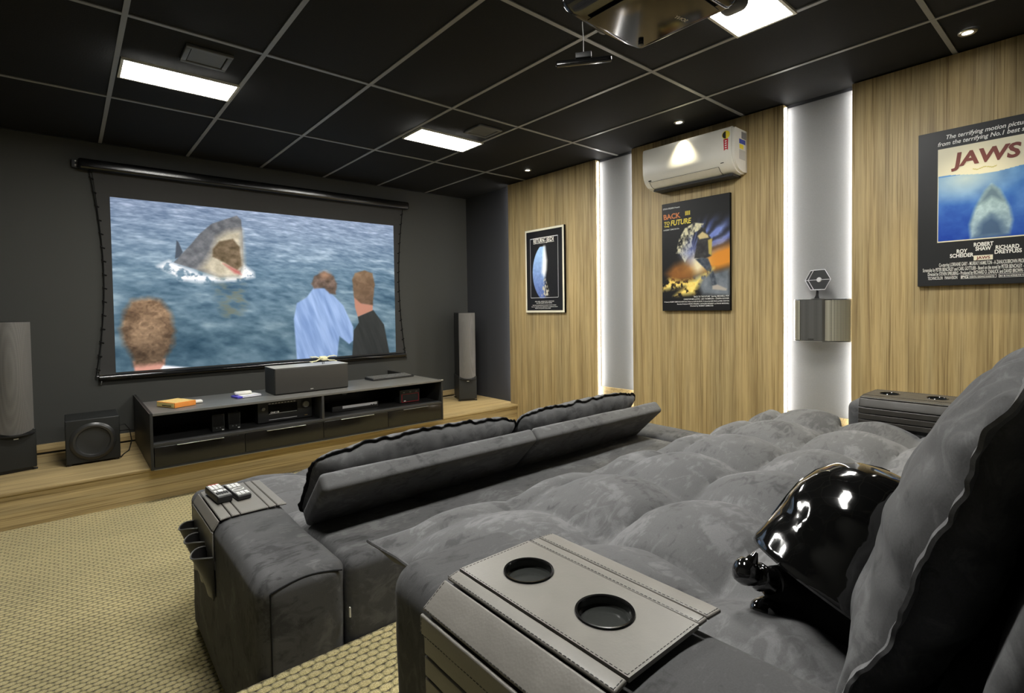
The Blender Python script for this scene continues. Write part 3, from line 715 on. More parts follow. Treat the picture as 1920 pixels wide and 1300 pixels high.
tower((3.652, 5.112), math.radians(-24.5), 'right tower speaker with grey cloth front, standing in the corner by the wood panel')
tower((-.300, 5.050), math.radians(12), 'left tower speaker with grey cloth front, cut by the left edge of the picture')
m = MB(); m.tube([(3.0, 5.50, ZP+.008), (3.2, 5.45, ZP+.008), (3.45, 5.42, ZP+.008), (3.66, 5.45, ZP+.008), (3.7, 5.46, ZP+.03)], .004, 6)
tag(m.build('floor_cable', mat('beige_cable', (.3, .26, .2), .5)), 'thin cable on the platform behind the right tower speaker', 'cable')
# ================================================================== SOFAS
def tuft_height(x, y, x0, y0, px, py, seed):
    wx = .10*fz((x, y, 0), 4.0, seed); wy = .12*fz((x, y, 3), 4.0, seed+9)
    u = (x-x0)/px+wx*.6; v = (y-y0)/py+wy*.6
    su = abs(math.sin(PI*u)); sv = abs(math.sin(PI*v))
    h = .50*((su*su+sv*sv)/2)**.42+.50*math.sqrt(su*sv)
    return h*(1+.10*fz((math.floor(u), math.floor(v), 0), 7.3, seed))
def seat_mattress(dx, dy, dz, seed, parent):
    x0, x1, e0, e1 = .638, 2.612, .548, 2.72
    ya, yb = 1.70, 2.965; nx, ny = 210, 122
    vs = []; fs = []
    def xr(y):
        t = min(1, max(0, (y-2.60)/.035)); t = t*t*(3-2*t); return x0+(e0-x0)*t, x1+(e1-x1)*t
    zs = .443; H = .088; base = -.006
    for j in range(ny+1):
        y = ya+(yb-ya)*j/ny
        yy = y
        l, r = xr(y)
        for i in range(nx+1):
            s = i/nx; s = s+.0
            x = l+(r-l)*s
            ex = min(x-l, r-x); ey = yb-y
            f = 1.0
            for e, w in ((ex, .10 if y > 2.6 else .04), (ey, .11)):
                t = min(1, max(0, e/w)); f *= (1-(1-t)**2.4)**.5 if t < 1 else 1
            h = tuft_height(x, y, .935, 2.59, .38, .287, seed)
            cr_ = .0025*fz((x, y, 0), 16, seed)+.0012*fz((x, y, 0), 45, seed)
            corner = max(0, 1-(ex/.08))*max(0, 1-(ey/.08))
            wav = .006*math.sin(x*38+3*fz((x, 0, 0), 3, seed))*max(0, 1-ey/.05)
            px_ = x+(-1 if s < .5 else 1)*corner*.022
            vs.append((px_+dx, yy+corner*.02+wav+dy, zs+f*(base+H*h)+cr_*f+corner*.010+dz))
    for j in range(ny):
        for i in range(nx): a = j*(nx+1)+i; fs.append((a, a+1, a+nx+2, a+nx+1))
    # underside rim
    k = len(vs); rim = [(0, i) for i in range(nx+1)]+[(j, nx) for j in range(1, ny+1)]+[(ny, i) for i in range(nx-1, -1, -1)]+[(j, 0) for j in range(ny-1, 0, -1)]
    ids = [j*(nx+1)+i for j, i in rim]
    cx, cy = 1.63+dx, 2.3+dy
    for a in ids:
        p = vs[a]; vs.append((p[0]+(.045 if p[0] < cx else -.045), p[1]-.045 if p[1] > cy else p[1], dz+.400))
    n = len(ids)
    for q in range(n): fs.append((ids[q], k+q, k+(q+1) % n, ids[(q+1) % n]))
    fs.append(tuple(k+q for q in range(n)))
    o = MB().add(vs, fs).build('seat_mattress', SUEDE_LIT, parent, angle=80)
    m = MB(); pts = [Vector(vs[a])+Vector((0, .003, 0)) for a in ids if True]
    sel = [vs[j*(nx+1)] for j in range(int(ny*.78), ny+1)]+[vs[ny*(nx+1)+i] for i in range(1, nx)]+[vs[j*(nx+1)+nx] for j in range(ny, int(ny*.78), -1)]
    m.tube([(p[0], p[1], p[2]-.002) for p in sel], .0042, 6); m.build('seat_piping', SUEDE, parent)
    return o

def arm(x0, x1, y0, y1, z0, z1, seed, parent, r=.042):
    def fn(p, nr):
        d = .0045*fz(p, 3.5, seed)+.0018*fz(p, 13, seed)
        cx, cy = (x0+x1)/2, (y0+y1)/2
        bul = .010*(1-((p.x-cx)/(x1-x0)*2)**2)*(1-((p.y-cy)/(y1-y0)*2)**2)
        return p+Vector((0, 0, bul if p.z > z1-.02 else 0))+nr*d*1.0
    o = MB().soft(x0, x1, y0, y1, z0, z1, r, (10, 30, 14), fn, k=5).build('armrest', SUEDE, parent, angle=60)
    return o
def seams(x0, x1, y0, z0, z1, parent):
    m = MB(); zz = z1-.026
    r = .042; sy = lambda z: y0+r-math.sqrt(max(0, r*r-max(0, z-(z1-r))**2))-.0012
    m.tube([(x0+.030, sy(z)+.0006, z) for z in (z0, z0+.15, z0+.3, z1-.09, z1-.05, z1-.03)], .0022, 6)
    pts = []
    for i in range(25):
        t = i/24; x = x0+.030+(x1-x0-.045)*t; z = z1-.030+.014*math.sin(PI*t); q = Vector((x, sy(z), z)); d = .0045*fz(q, 3.5, 4)+.0018*fz(q, 13, 4)
        pts.append((x, sy(z)-d*.6, z+.001))
    m.tube(pts, .0024, 6); return m.build('seam', PIPING, parent)

def cushion(x0, x1, P0, th, H, Wd, seed, parent, mtl, pmat, wr=1.0, nu=120, nv=44, flange=.014, rc=0.0):
    """box pillow with a gathered seam round its rim; rises from P0=(y,z) leaning back by angle th"""
    U = Vector((0, -math.sin(th), math.cos(th))); Tn = Vector((0, math.cos(th), math.sin(th)))
    L = x1-x0; O_ = Vector((x0, P0[0], P0[1])); vs = []; fs = []
    def pt(s, t, side):
        a, b = 2*s-1, 2*t-1
        f = max(0, (1-abs(a)**4.5))**.5*max(0, (1-abs(b)**2.6))**.55
        eL = (1-abs(a))*L/2; eH = (1-abs(b))*H/2
        per = (s*L*1.0 if eH < eL else t*H)
        e = min(eL, eH)
        g = math.exp(-e/.05)
        w = math.sin(per*95+2.5*fz((s*L*2, t*H*2, side), 3, seed))*.5+.9*fz((s*L, t*H, side*2), 14, seed)
        d = Wd*f*(1+wr*.16*g*w)+f*wr*(.012*fz((s*L, t*H, side), 5, seed)+.004*fz((s*L, t*H, side), 18, seed))+f*(wr-.8)*.044*math.exp(-e/.08)*(math.sin(per*42+4*fz((s*L*1.5, t*H*1.5, side), 3, seed))-.3)*(.4+fz((per, side, 0), 6, seed+4))
        sag = .012*fz((s*L*1.3, seed, 0), 1.5)
        ruf = (.007*(fz((s*L, t*H, 0), 16, seed)+.6*fz((s*L, t*H, 0), 38, seed))+(wr-.9)*.022*fz((s*L, t*H, 5), 11, seed+2))*math.exp(-e/.03)
        xx = s*L-(a*abs(a)*.010*(1-b*b)); zz = t*H+sag*t+(.012*(1-a*a)*b)
        c = abs(a*b)**8*.012 if not rc else -abs(a*b)**5*rc
        return O_+Vector((xx+(c if a > 0 else -c), 0, 0))+U*(zz+(c if b > 0 else -c)+ruf*(1 if b > 0 else -1)*(abs(b) > abs(a)*.8))+Tn*(side*d+ruf)
    # denser rows towards the rim
    sm = lambda i, n: .5-.5*math.cos(PI*i/n)
    ms = lambda i, n: .35*sm(i, n)+.65*(i/n)
    for side in (1, -1):
        k = len(vs)
        for j in range(nv+1):
            for i in range(nu+1): vs.append(tuple(pt(ms(i, nu), ms(j, nv), side)))
        for j in range(nv):
            for i in range(nu):
                a = k+j*(nu+1)+i; q = (a, a+1, a+nu+2, a+nu+1); fs.append(q if side < 0 else q[::-1])
    o = MB().add(vs, fs).build('back_cushion', mtl, parent, angle=100)
    # gathered flange round the rim
    rim = [(i, 0) for i in range(nu)]+[(nu, j) for j in range(nv)]+[(i, nv) for i in range(nu, 0, -1)]+[(0, j) for j in range(nv, 0, -1)]
    C0 = O_+Vector((L/2, 0, 0))+U*(H/2); fv = []; ff = []; n = len(rim)
    for q, (i, j) in enumerate(rim):
        p = Vector(vs[j*(nu+1)+i]); d = p-C0; a, b = 2*ms(i, nu)-1, 2*ms(j, nv)-1
        out = (Vector((1 if a > 0 else -1, 0, 0)) if abs(a) > .999 else Vector((0, 0, 0)))+(U*(1 if b > 0 else -1) if abs(b) > .999 else Vector((0, 0, 0)))
        out.normalize(); w = 1.3*fz((p.x, p.y, p.z), 26, seed)+.8*fz((p.x, p.y, p.z), 60, seed)
        for k_, (o_, t_) in enumerate(((-.004, .0035), (flange*(1+.25*w), .0022+.004*w), (flange*(1+.25*w), -.0022+.004*w), (-.004, -.0035))):
            fv.append(tuple(p+out*o_+Tn*t_))
    for q in range(n):
        a = q*4; b = ((q+1) % n)*4
        for k_ in range(4): ff.append((a+k_, a+(k_+1) % 4, b+(k_+1) % 4, b+k_))
    MB().add(fv, ff).build('gathered_piping', pmat, o, angle=60)
    return o
def slab(x0, x1, P0, th, T_, L, seed, parent):
    M_ = Matrix.Translation((0, P0[0], P0[1])) @ Matrix.Rotation(th, 4, 'X')
    fn = lambda p, nr: p+nr*(.0035*fz(p, 4, seed)+.0012*fz(p, 15, seed))
    return MB().soft(x0, x1, 0, T_, 0, L, .018, (26, 3, 8), fn, M_, k=4).build('backrest', SUEDE_LIT if th > .5 else SUEDE, parent, angle=60)

def sofa(dx, dy, dz, lab, seed, reclined, rx1):
    t = thing('sofa', lab, 'sofa', (1.63+dx, 2.1+dy, dz), 'deep retractable cinema sofas')
    z0 = dz+.004
    arm(.378+dx, .628+dx, 1.53+dy, 2.59+dy, z0, .592+dz, seed+1, t)
    arm(2.622+dx, rx1+dx, 1.53+dy, 2.59+dy, z0, .592+dz, seed+2, t)
    seams(.378+dx, .628+dx, 1.53+dy, z0+.02, .592+dz, t)
    fnb = lambda p, nr: p+nr*(.004*fz(p, 3, seed)+.0015*fz(p, 12, seed))
    MB().soft(.634+dx, 2.616+dx, 1.534+dy, 1.93+dy, z0, .577+dz, .035, (30, 6, 8), fnb, k=4).build('rear_deck', SUEDE, t, angle=60)
    MB().soft(.636+dx, 2.614+dx, 1.95+dy, 2.80+dy, z0, .396+dz, .03, (20, 8, 5), fnb, k=4).build('seat_base', SUEDE, t, angle=60)
    seat_mattress(dx, dy, dz, seed, t)
    if reclined:
        for k, (a, b) in enumerate(((.637, 1.621), (1.625, 2.612))):
            slab(a+dx, b+dx, (1.912+dy, .560+dz), math.radians(46), .070, .270, seed+k, t)
            cushion(a+dx+(.012 if k == 0 else .0), b+dx-(.0 if k == 0 else .05), (2.050+dy, .560+dz), math.radians(35), .345, .072, seed+k*3, t, SUEDE_LIT, PIPING, flange=.012, rc=.028)
    else:
        for k, (a, b) in enumerate(((.640, 1.62), (1.626, 2.606))):
            slab(a+dx, b+dx, (1.80+dy, .585+dz), math.radians(17), .085, .36, seed+k, t)
            cushion(a+dx+(.045 if k == 0 else 0), b+dx, (2.000+dy, .520+dz), math.radians(19), .44, .078, seed+k*3, t, SUEDE, SUEDE_LIT, wr=1.6, flange=.015, nu=150, nv=90)
    return t
s1 = sofa(0, 0, 0, 'front charcoal suede sofa with its two low backrests folded back, on the lower carpet', 3, True, 2.872)
s2 = sofa(.022, -1.79, ZR, 'nearest charcoal suede sofa with wide tufted seat, on the raised carpet', 11, False, 2.93)
MB().box(.632, .636, 1.523, 1.5295, .41, .44).build('care_tag', WHITE, s1, smooth=False)

# ------------------------------------------------------------------ leather armrest trays
def strip(parent, pa, pb, y0, y1, th=.006, name='leather_strip', gap=.0012, m=None):
    """one stitched leather strip between two (x, z) points, running along y"""
    a, b = Vector((pa[0], 0, pa[1])), Vector((pb[0], 0, pb[1])); d = (b-a); L = d.length; d.normalize()
    n = Vector((-d.z, 0, d.x))
    if n.z < -.01 or (abs(n.z) <= .01 and n.x > 0 and pa[0] < 1.6): n = -n
    M_ = Matrix(((d.x, 0, n.x, a.x), (0, 1, 0, 0), (d.z, 0, n.z, a.z), (0, 0, 0, 1)))
    r = .0028
    fn = lambda p, nr: p+Vector((0, 0, .0006*fz(p, 30, 2)))
    o = MB().soft(gap, L-gap, y0, y1, 0, th, r, (3, 14, 1), fn, M_, k=3).build(name, m or LEATHER, parent, angle=60)
    st = MB()
    return o, M_, L
def stitches(parent, M_, L, y0, y1, th, ends=True):
    m = MB(); n = int((y1-y0)/.007)
    if ends:
        for yy in (y0+.004, y1-.004):
            k = max(2, int(L/.007))
            for q in range(k): m.box(.003+q*(L-.006)/k, .003+q*(L-.006)/k+.0042, yy-.0004, yy+.0004, th-.0002, th+.0004, M=M_)
    for q in range(n):
        y = y0+.004+q*.007; m.box(.003, .0038, y, y+.0042, th-.0002, th+.0004, M=M_)
    tag(m.build('stitching', STITCH, parent, smooth=False), kind='stuff')
def tray(lab, path, y0, y1, cups=None, main=None, loc=None, mm=None):
    mm = mm or LEATHER
    t = thing('armrest_tray', lab, 'tray', loc or (sum(p[0] for p in path)/len(path), (y0+y1)/2, path[len(path)//2][1]), 'leather armrest trays')
    for k in range(len(path)-1):
        if k == main and cups:
            a, b = path[k], path[k+1]; z = a[1]+.006; vs = []; fs = []; xx0, xx1 = a[0]+.001, b[0]-.001
            ym = (cups[0][1]+cups[1][1])/2
            for (cx, cy, r), (ya, yb) in zip(cups, ((ym, y1), (y0, ym))):
                n = 64; k0 = len(vs)
                an_ = [2*PI*i/n for i in range(n)]
                for X_, Y_ in ((xx1, yb), (xx0, yb), (xx0, ya), (xx1, ya)):
                    a_ = math.atan2(Y_-cy, X_-cx) % (2*PI); q_ = min(range(n), key=lambda k_: abs((an_[k_]-a_+PI) % (2*PI)-PI)); an_[q_] = a_
                for i in range(n):
                    an = an_[i]; c_, s_ = math.cos(an), math.sin(an)
                    tx = ((xx1-cx)/c_ if c_ > 0 else (xx0-cx)/c_) if abs(c_) > 1e-6 else 9; ty = ((yb-cy)/s_ if s_ > 0 else (ya-cy)/s_) if abs(s_) > 1e-6 else 9
                    q = min(tx, ty); vs += [(cx+c_*q, cy+s_*q, z), (cx+c_*r, cy+s_*r, z), (cx+c_*r, cy+s_*r, z-.008), (cx+c_*q, cy+s_*q, z-.006)]
                for i in range(n):
                    p, q = k0+i*4, k0+((i+1) % n)*4
                    fs += [(p, q, q+1, p+1), (p+1, q+1, q+2, p+2), (p+3, p+2, q+2, q+3), (p, p+3, q+3, q)]
            o = MB().add(vs, fs).build('leather_top', mm, t, angle=30)
            M_ = Matrix.Translation((a[0], 0, a[1])); stitches(t, M_, b[0]-a[0], y0, y1, .006)
            for cx, cy, r in cups:
                c = MB().lathe([(0, z-.0115), (r-.004, z-.0115), (r-.0015, z-.009), (r-.001, z)], Matrix.Translation((cx, cy, 0)), 56, cap=False).build('cup_dish', mat('dark_glossy_dish', (.03, .032, .03), .18, spec=.6), t)
                MB().lathe([(r-.002, z), (r-.001, z+.0022), (r+.002, z+.0026), (r+.003, z+.0005)], Matrix.Translation((cx, cy, 0)), 64, cap=False).build('dish_rim', BLKG, c)
        else:
            o, M_, L = strip(t, path[k], path[k+1], y0, y1, m=mm)
            stitches(t, M_, L, y0, y1, .006)
    return t
NX = .022
zt = .592+ZR+.010
p_near = [(.3905, zt-.160), (.3900, zt-.128), (.3895, zt-.095), (.3890, zt-.062), (.3895, zt-.030), (.432, zt+.001), (.455, zt+.006), (.602, zt+.006), (.624, zt+.006), (.660, zt+.003)]
tray('leather tray with two round cup dishes over the nearest sofa arm', p_near, .345, .668, cups=[(.531, .590, .0365), (.533, .442, .0375)], main=6, loc=(.53, .5, zt))
p_far = [(2.632, zt-.112), (2.632, zt-.088), (2.633, zt-.062), (2.634, zt-.036), (2.648, zt+.001), (2.69, zt+.006), (2.87, zt+.006), (2.90, zt+.005), (2.935, zt-.002)]
tray('dark leather tray with two cup dishes on the far arm of the nearest sofa', p_far, .415, .745, cups=[(2.785, .668, .036), (2.785, .50, .036)], main=5, loc=(2.78, .58, zt), mm=leather('brown_black_leather', (.04, .036, .03)))
zl = .592+.010
p_low = [(.3745, zl-.175), (.3735, zl-.135), (.3735, zl-.032), (.395, zl+.001), (.432, zl+.006), (.462, zl+.006), (.560, zl+.006), (.588, zl+.006), (.625, zl+.002)]
tl = tray('leather tray holding remote controls on the front sofa arm', p_low, 2.085, 2.462, loc=(.5, 2.27, zl))
# side pockets hanging from the low tray
for k, (yc, w) in enumerate(((2.39, .10), (2.27, .11), (2.14, .12))):
    m = MB(); n = 14; vs = []; fs = []; zt_, zb_ = .505-.012*k, .33; d = .050
    for j in range(9):
        tt = j/8; z = zb_+(zt_-zb_)*tt; dd = .008+d*tt**1.3
        for i in range(n+1):
            a = PI*i/n; vs.append((.368-dd*math.sin(a), yc-w/2*math.cos(a), z+.004*math.sin(3*a)))
    for j in range(8):
        for i in range(n): a = j*(n+1)+i; fs.append((a, a+1, a+n+2, a+n+1))
    q = len(vs); vs += [(v[0]+.003, v[1], v[2]) for v in vs]; fs += [tuple(q+i for i in f[::-1]) for f in fs]
    m.add(vs, fs); o = m.build('side_pocket', LEATHER_DK, tl, angle=60)
    MB().tube([vs[8*(n+1)+i] for i in range(n+1)], .003, 6).build('pocket_hem', mat('grey_hem', (.08, .078, .07), .5), o)
MB().box(.366, .3695, 2.085, 2.462, .325, .44).build('pocket_backing', LEATHER_DK, tl, smooth=False)

# ------------------------------------------------------------------ remote controls
def remote(lab, P0, ang, w, l, h, tilt, keys):
    t = thing('remote_control', lab, 'remote control', P0); A = Matrix.Translation(P0) @ Matrix.Rotation(ang, 4, 'Z') @ Matrix.Rotation(tilt, 4, 'X')
    MB().soft(-w/2, w/2, -l/2, l/2, .0, h-.003, .006, (2, 6, 1), M=A, k=3).build('remote_body', BLK, t)
    MB().box(-w/2+.003, w/2-.003, -l/2+.004, l/2-.004, h-.003, h-.0015, M=A).build('face_plate', mat('grey_face_plate', (.20, .20, .19), .4), t, smooth=False)
    for (x0, x1, y0, y1, mm) in keys: MB().box(x0, x1, y0, y1, h-.0015, h+.0015, M=A, bev=.0008).build('button', mm, t)
    return t
ks = []
for r in range(3):
    for c in range(3): ks.append((-.020+c*.014, -.020+c*.014+.011, .058-r*.022, .058-r*.022+.016, WHITEP))
ks += [(-.008, .010, -.030, -.008, WHITEP), (-.021, -.012, -.028, -.012, WHITEP), (.013, .021, -.028, -.012, WHITEP), (-.018, .018, .077, .081, RED)]
for r in range(2):
    for c in range(5): ks.append((-.020+c*.0085, -.020+c*.0085+.006, -.048-r*.012, -.048-r*.012+.009, BLK))
remote('white-keyed remote control with a red key row, left one on the front tray', (.438, 2.325, zl+.0135), math.radians(4), .054, .175, .030, 0, ks)
ks = []
for r in range(2):
    for c in range(3): ks.append((-.021+c*.0152, -.021+c*.0152+.012, .052-r*.026, .052-r*.026+.019, WHITEP))
for r in range(2):
    for c in range(3): ks.append((-.021+c*.0152, -.021+c*.0152+.012, -.068-r*.0, -.068-r*.0+.018-r*.01, WHITEP) if r == 0 else (-.021+c*.0152, -.021+c*.0152+.012, -.082, -.074, WHITEP))
t = remote('remote control with square white keys and an oval ring, right one on the front tray', (.503, 2.315, zl+.0135), math.radians(4), .052, .185, .022, 0, ks)
A = Matrix.Translation((.503, 2.315, zl+.0135)) @ Matrix.Rotation(math.radians(4), 4, 'Z')
MB().tube([(.021*math.cos(2*PI*i/28), -.010+.016*math.sin(2*PI*i/28), .0215) for i in range(28)], .002, 6, closed=True, M=A).build('oval_ring', WHITEP, t)

# ================================================================== RIGHT WALL THINGS
RV, UV = (0, -1, 0), (0, 0, 1)
PRT = printmat('poster_print', 0, .45)
PR1 = PRT
def poster(name, lab, y0, y1, z0, z1, fn, border, x=3.8965, nu=150, nv=225, edge=BLKM):
    t = thing(name, lab, 'poster', (3.91, (y0+y1)/2, z0))
    MB().box(x, XP-.001, y0, y1, z0, z1, bev=.0015).build('backing_board', edge, t)
    b = border
    if b: MB().box(x-.002, x+.001, y0+.002, y1-.002, z0+.002, z1-.002).build('white_border', CREAM, t, smooth=False)
    painted('poster_art', fn, nu, nv, (x-(.0030 if b else .0008), y1-.002-b, z0+.002+b), RV, UV, y1-y0-.004-2*b, z1-z0-.004-2*b, PRT, t)
    return t
def lines_print(m, x, rows, bold=.01):
    for s, y, z, w, h in rows: text_mb(m, s, (x, y, z), RV, UV, h, width=w, bold=bold)
    return m
# --- poster by the corner: dark field, blue arc, thin frame
def f1(u, v):
    n = fbm(u*30, v*45, 4, 2); img = np.zeros((len(u), 3))+np.array([28, 28, 31.])+(n[:, None]-.5)*8
    x, y = u*.56, v*.88
    d = np.hypot(x-.36, (y-.42)*.78); disc = np.clip((.262-d)/.006+.5, 0, 1)*np.clip((.305-x)/.05+.35+.0*y, 0, 1)*(v > .155)*(v < .80)
    g = np.clip((y-.14)/.5, 0, 1)[:, None]; blue = np.array([92, 112, 176.])*(1-g)+np.array([150, 186, 236.])*g
    img = over(img, disc, blue+(n[:, None]-.5)*30)
    beam = inpoly(u, v, [(.50, .80), (.53, .80), (.585, .62), (.57, .50), (.53, .43), (.50, .42), (.44, .47), (.47, .64)], .05, .63)
    img = over(img, beam, (236, 242, 250))
    base = inpoly(u, v, [(.50, .40), (.54, .40), (.60, .30), (.66, .18), (.42, .18), (.46, .30)], .02, .63)
    img = over(img, base*np.clip((n-.42)*7, 0, 1), (190, 186, 172))
    fr = ((abs(u-.115) < .005) | (abs(u-.885) < .005)) & (v > .16) & (v < .91) | ((abs(v-.16) < .0035) | (abs(v-.91) < .0035)) & (u > .115) & (u < .885)
    return over(img, fr.astype(float), (206, 208, 214))
t = poster('framed_poster', 'small dark space poster with a blue arc in a white frame, nearest the screen', 3.721, 4.315, 1.299, 2.205, f1, .022)
m = MB(); X_ = 3.8930
text_mb(m, 'RETURN', (X_, 4.175, 2.055), RV, UV, .058, width=.165, bold=.012); text_mb(m, 'OF', (X_, 4.004, 2.085), RV, UV, .022, width=.016); text_mb(m, 'THE', (X_, 4.006, 2.055), RV, UV, .022, width=.02)
text_mb(m, 'JEDI', (X_, 3.978, 2.055), RV, UV, .058, width=.11, bold=.012)
m.box(X_-.0004, X_, 3.862, 4.178, 2.045, 2.048); m.box(X_-.0004, X_, 3.862, 4.178, 2.103, 2.106)
m.build('title_lettering', WHITEP, t, smooth=False)
m = MB()
lines_print(m, X_, [('MARK HAMILL  HARRISON FORD  CARRIE FISHER', 4.16, 1.415, .29, .014), ('BILLY DEE WILLIAMS  ANTHONY DANIELS', 4.14, 1.398, .24, .014),
                    ('DIRECTED BY RICHARD MARQUAND  PRODUCED BY HOWARD KAZANJIAN', 4.20, 1.375, .36, .012), ('STORY BY GEORGE LUCAS  SCREENPLAY BY LAWRENCE KASDAN', 4.22, 1.358, .40, .012), ('MUSIC BY JOHN WILLIAMS', 4.16, 1.342, .24, .011)])
m.build('credit_lettering', WHITEP, t, smooth=False)['kind'] = 'stuff'

# --- adventure poster under the air conditioner: abstract stand-in of its colours
def f2(u, v):
    n = fbm(u*9, v*13, 5, 4); n2 = fbm(u*26, v*34, 4, 9); img = np.zeros((len(u), 3))+np.array([24, 24, 26.])
    ang = np.arctan2(v-.50, u-.45); rays = .6+.4*np.sin(ang*26+3*n)
    bl = np.clip(1-np.hypot((u-.80)*1.3, (v-.66)*1.6)*1.9, 0, 1)*np.clip((.86-v)*5, 0, 1)
    img = over(img, np.clip(bl*1.8*rays, 0, 1), np.stack([84+60*n, 104+60*n, 190+40*n], 1))
    og = np.exp(-((v-.40-.14*(u-.5))/.10)**2)*np.clip(u*1.6-.35, 0, 1); img = over(img, np.clip(og*1.3, 0, 1), (226, 146, 48))
    br = np.exp(-((v-.42)/.09)**2-((u-.52)/.15)**2); img = over(img, np.clip(br*1.3, 0, 1), (250, 236, 196))
    car = inpoly(u, v, [(.05, .35), (.20, .43), (.44, .44), (.50, .36), (.48, .28), (.15, .27)], .07, .66); img = over(img, car*.8, np.stack([120+80*n, 78+50*n, 36+20*n], 1))
    grd = inpoly(u, v, [(.5, .30), (1.0, .36), (1.0, .12), (.62, .14)], .05, .66); img = over(img, grd, np.stack([70+80*n, 78+80*n, 88+80*n], 1))
    dome = inpoly(u, v, [(.22, .53), (.27, .66), (.36, .75), (.50, .79), (.64, .77), (.60, .72), (.50, .70), (.46, .62), (.50, .50), (.40, .48), (.36, .44), (.28, .52)], .01, .66)
    img = over(img, dome*np.clip(.35+(n2-.35)*3, 0, 1), (232, 226, 190))
    gl = inpoly(u, v, [(.32, .52), (.46, .64), (.58, .56), (.44, .44)], .12, .66); img = over(img, gl*.7, (122, 138, 214))
    # generic standing figure: dark jacket, pale arms, dark trousers
    fg = inpoly(u, v, [(.56, .70), (.60, .74), (.66, .73), (.68, .68), (.74, .64), (.75, .48), (.66, .46), (.50, .47), (.54, .60)], .012, .66); img = over(img, fg, np.stack([34+50*n2, 34+48*n2, 38+44*n2], 1))
    fa = inpoly(u, v, [(.55, .665), (.62, .70), (.70, .665), (.71, .64), (.58, .635)], .012, .66); img = over(img, fa, np.stack([206+30*n2, 186+30*n2, 130+30*n2], 1))
    sl = inpoly(u, v, [(.70, .62), (.76, .63), (.75, .48), (.71, .50)], .012, .66); img = over(img, sl*.9, (212, 190, 96))
    lg = inpoly(u, v, [(.60, .47), (.70, .46), (.80, .30), (.82, .22), (.76, .22), (.70, .34), (.52, .46)], .012, .66); img = over(img, lg, np.stack([40+70*n2, 48+70*n2, 60+70*n2], 1))
    ft = inpoly(u, v, [(.76, .215), (.83, .225), (.96, .185), (.95, .170), (.76, .185)], .012, .66); img = over(img, ft, (176, 168, 160))
    fl = (inpoly(u, v, [(0, .24), (.12, .30), (.30, .27), (.52, .28), (.78, .37), (.60, .27), (.50, .15), (.18, .13), (.36, .22), (.0, .19)], .05, .66))*np.clip((n2-.34)*6, 0, 1)
    img = over(img, fl, np.stack([250+0*n, 186+60*n2, 66+90*n2], 1))
    bt = np.clip((.135-v)*40, 0, 1); return over(img, bt, (22, 22, 24))
t = poster('poster_board', 'dark film poster with fire and a standing figure, hung under the air conditioner', 1.962, 2.564, 1.309, 2.218, f2, 0, nu=200, nv=300)
X_ = 3.8952; m = MB()
text_mb(m, 'BACK', (X_, 2.548, 2.085), RV, UV, .060, width=.165, bold=.03, shear=-.1); m.build('title_lettering', mat('orange_title', srgb((206, 120, 60)), .5), t, smooth=False)
m = MB(); text_mb(m, 'FUTURE', (X_, 2.478, 2.028), RV, UV, .060, width=.19, bold=.03, shear=.15); text_mb(m, 'TO', (X_, 2.542, 2.040), RV, UV, .036, width=.055, bold=.03); text_mb(m, 'THE', (X_, 2.542, 2.018), RV, UV, .020, width=.05, bold=.03)
for k in range(4): m.box(X_-.0004, X_, 2.335-k*.012, 2.342-k*.012, 2.095, 2.13)
m.build('title_lettering', mat('yellow_title', srgb((226, 206, 70)), .5), t, smooth=False)
m = MB()
lines_print(m, X_, [('STEVEN SPIELBERG Presents', 2.552, 2.168, .16, .018), ('A ROBERT ZEMECKIS Film', 2.548, 1.990, .15, .016),
  ('"BACK TO THE FUTURE"  Starring  MICHAEL J. FOX', 2.27, 1.418, .30, .017), ('CHRISTOPHER LLOYD - LEA THOMPSON - CRISPIN GLOVER', 2.36, 1.399, .39, .016),
  ('Written by ROBERT ZEMECKIS & BOB GALE  Music by ALAN SILVESTRI  Produced by BOB GALE and NEIL CANTON', 2.545, 1.380, .575, .014),
  ('Executive Producers STEVEN SPIELBERG  KATHLEEN KENNEDY and FRANK MARSHALL', 2.42, 1.361, .45, .014), ('Directed by ROBERT ZEMECKIS', 2.30, 1.344, .20, .014)])
m.build('credit_lettering', WHITEP, t, smooth=False)['kind'] = 'stuff'

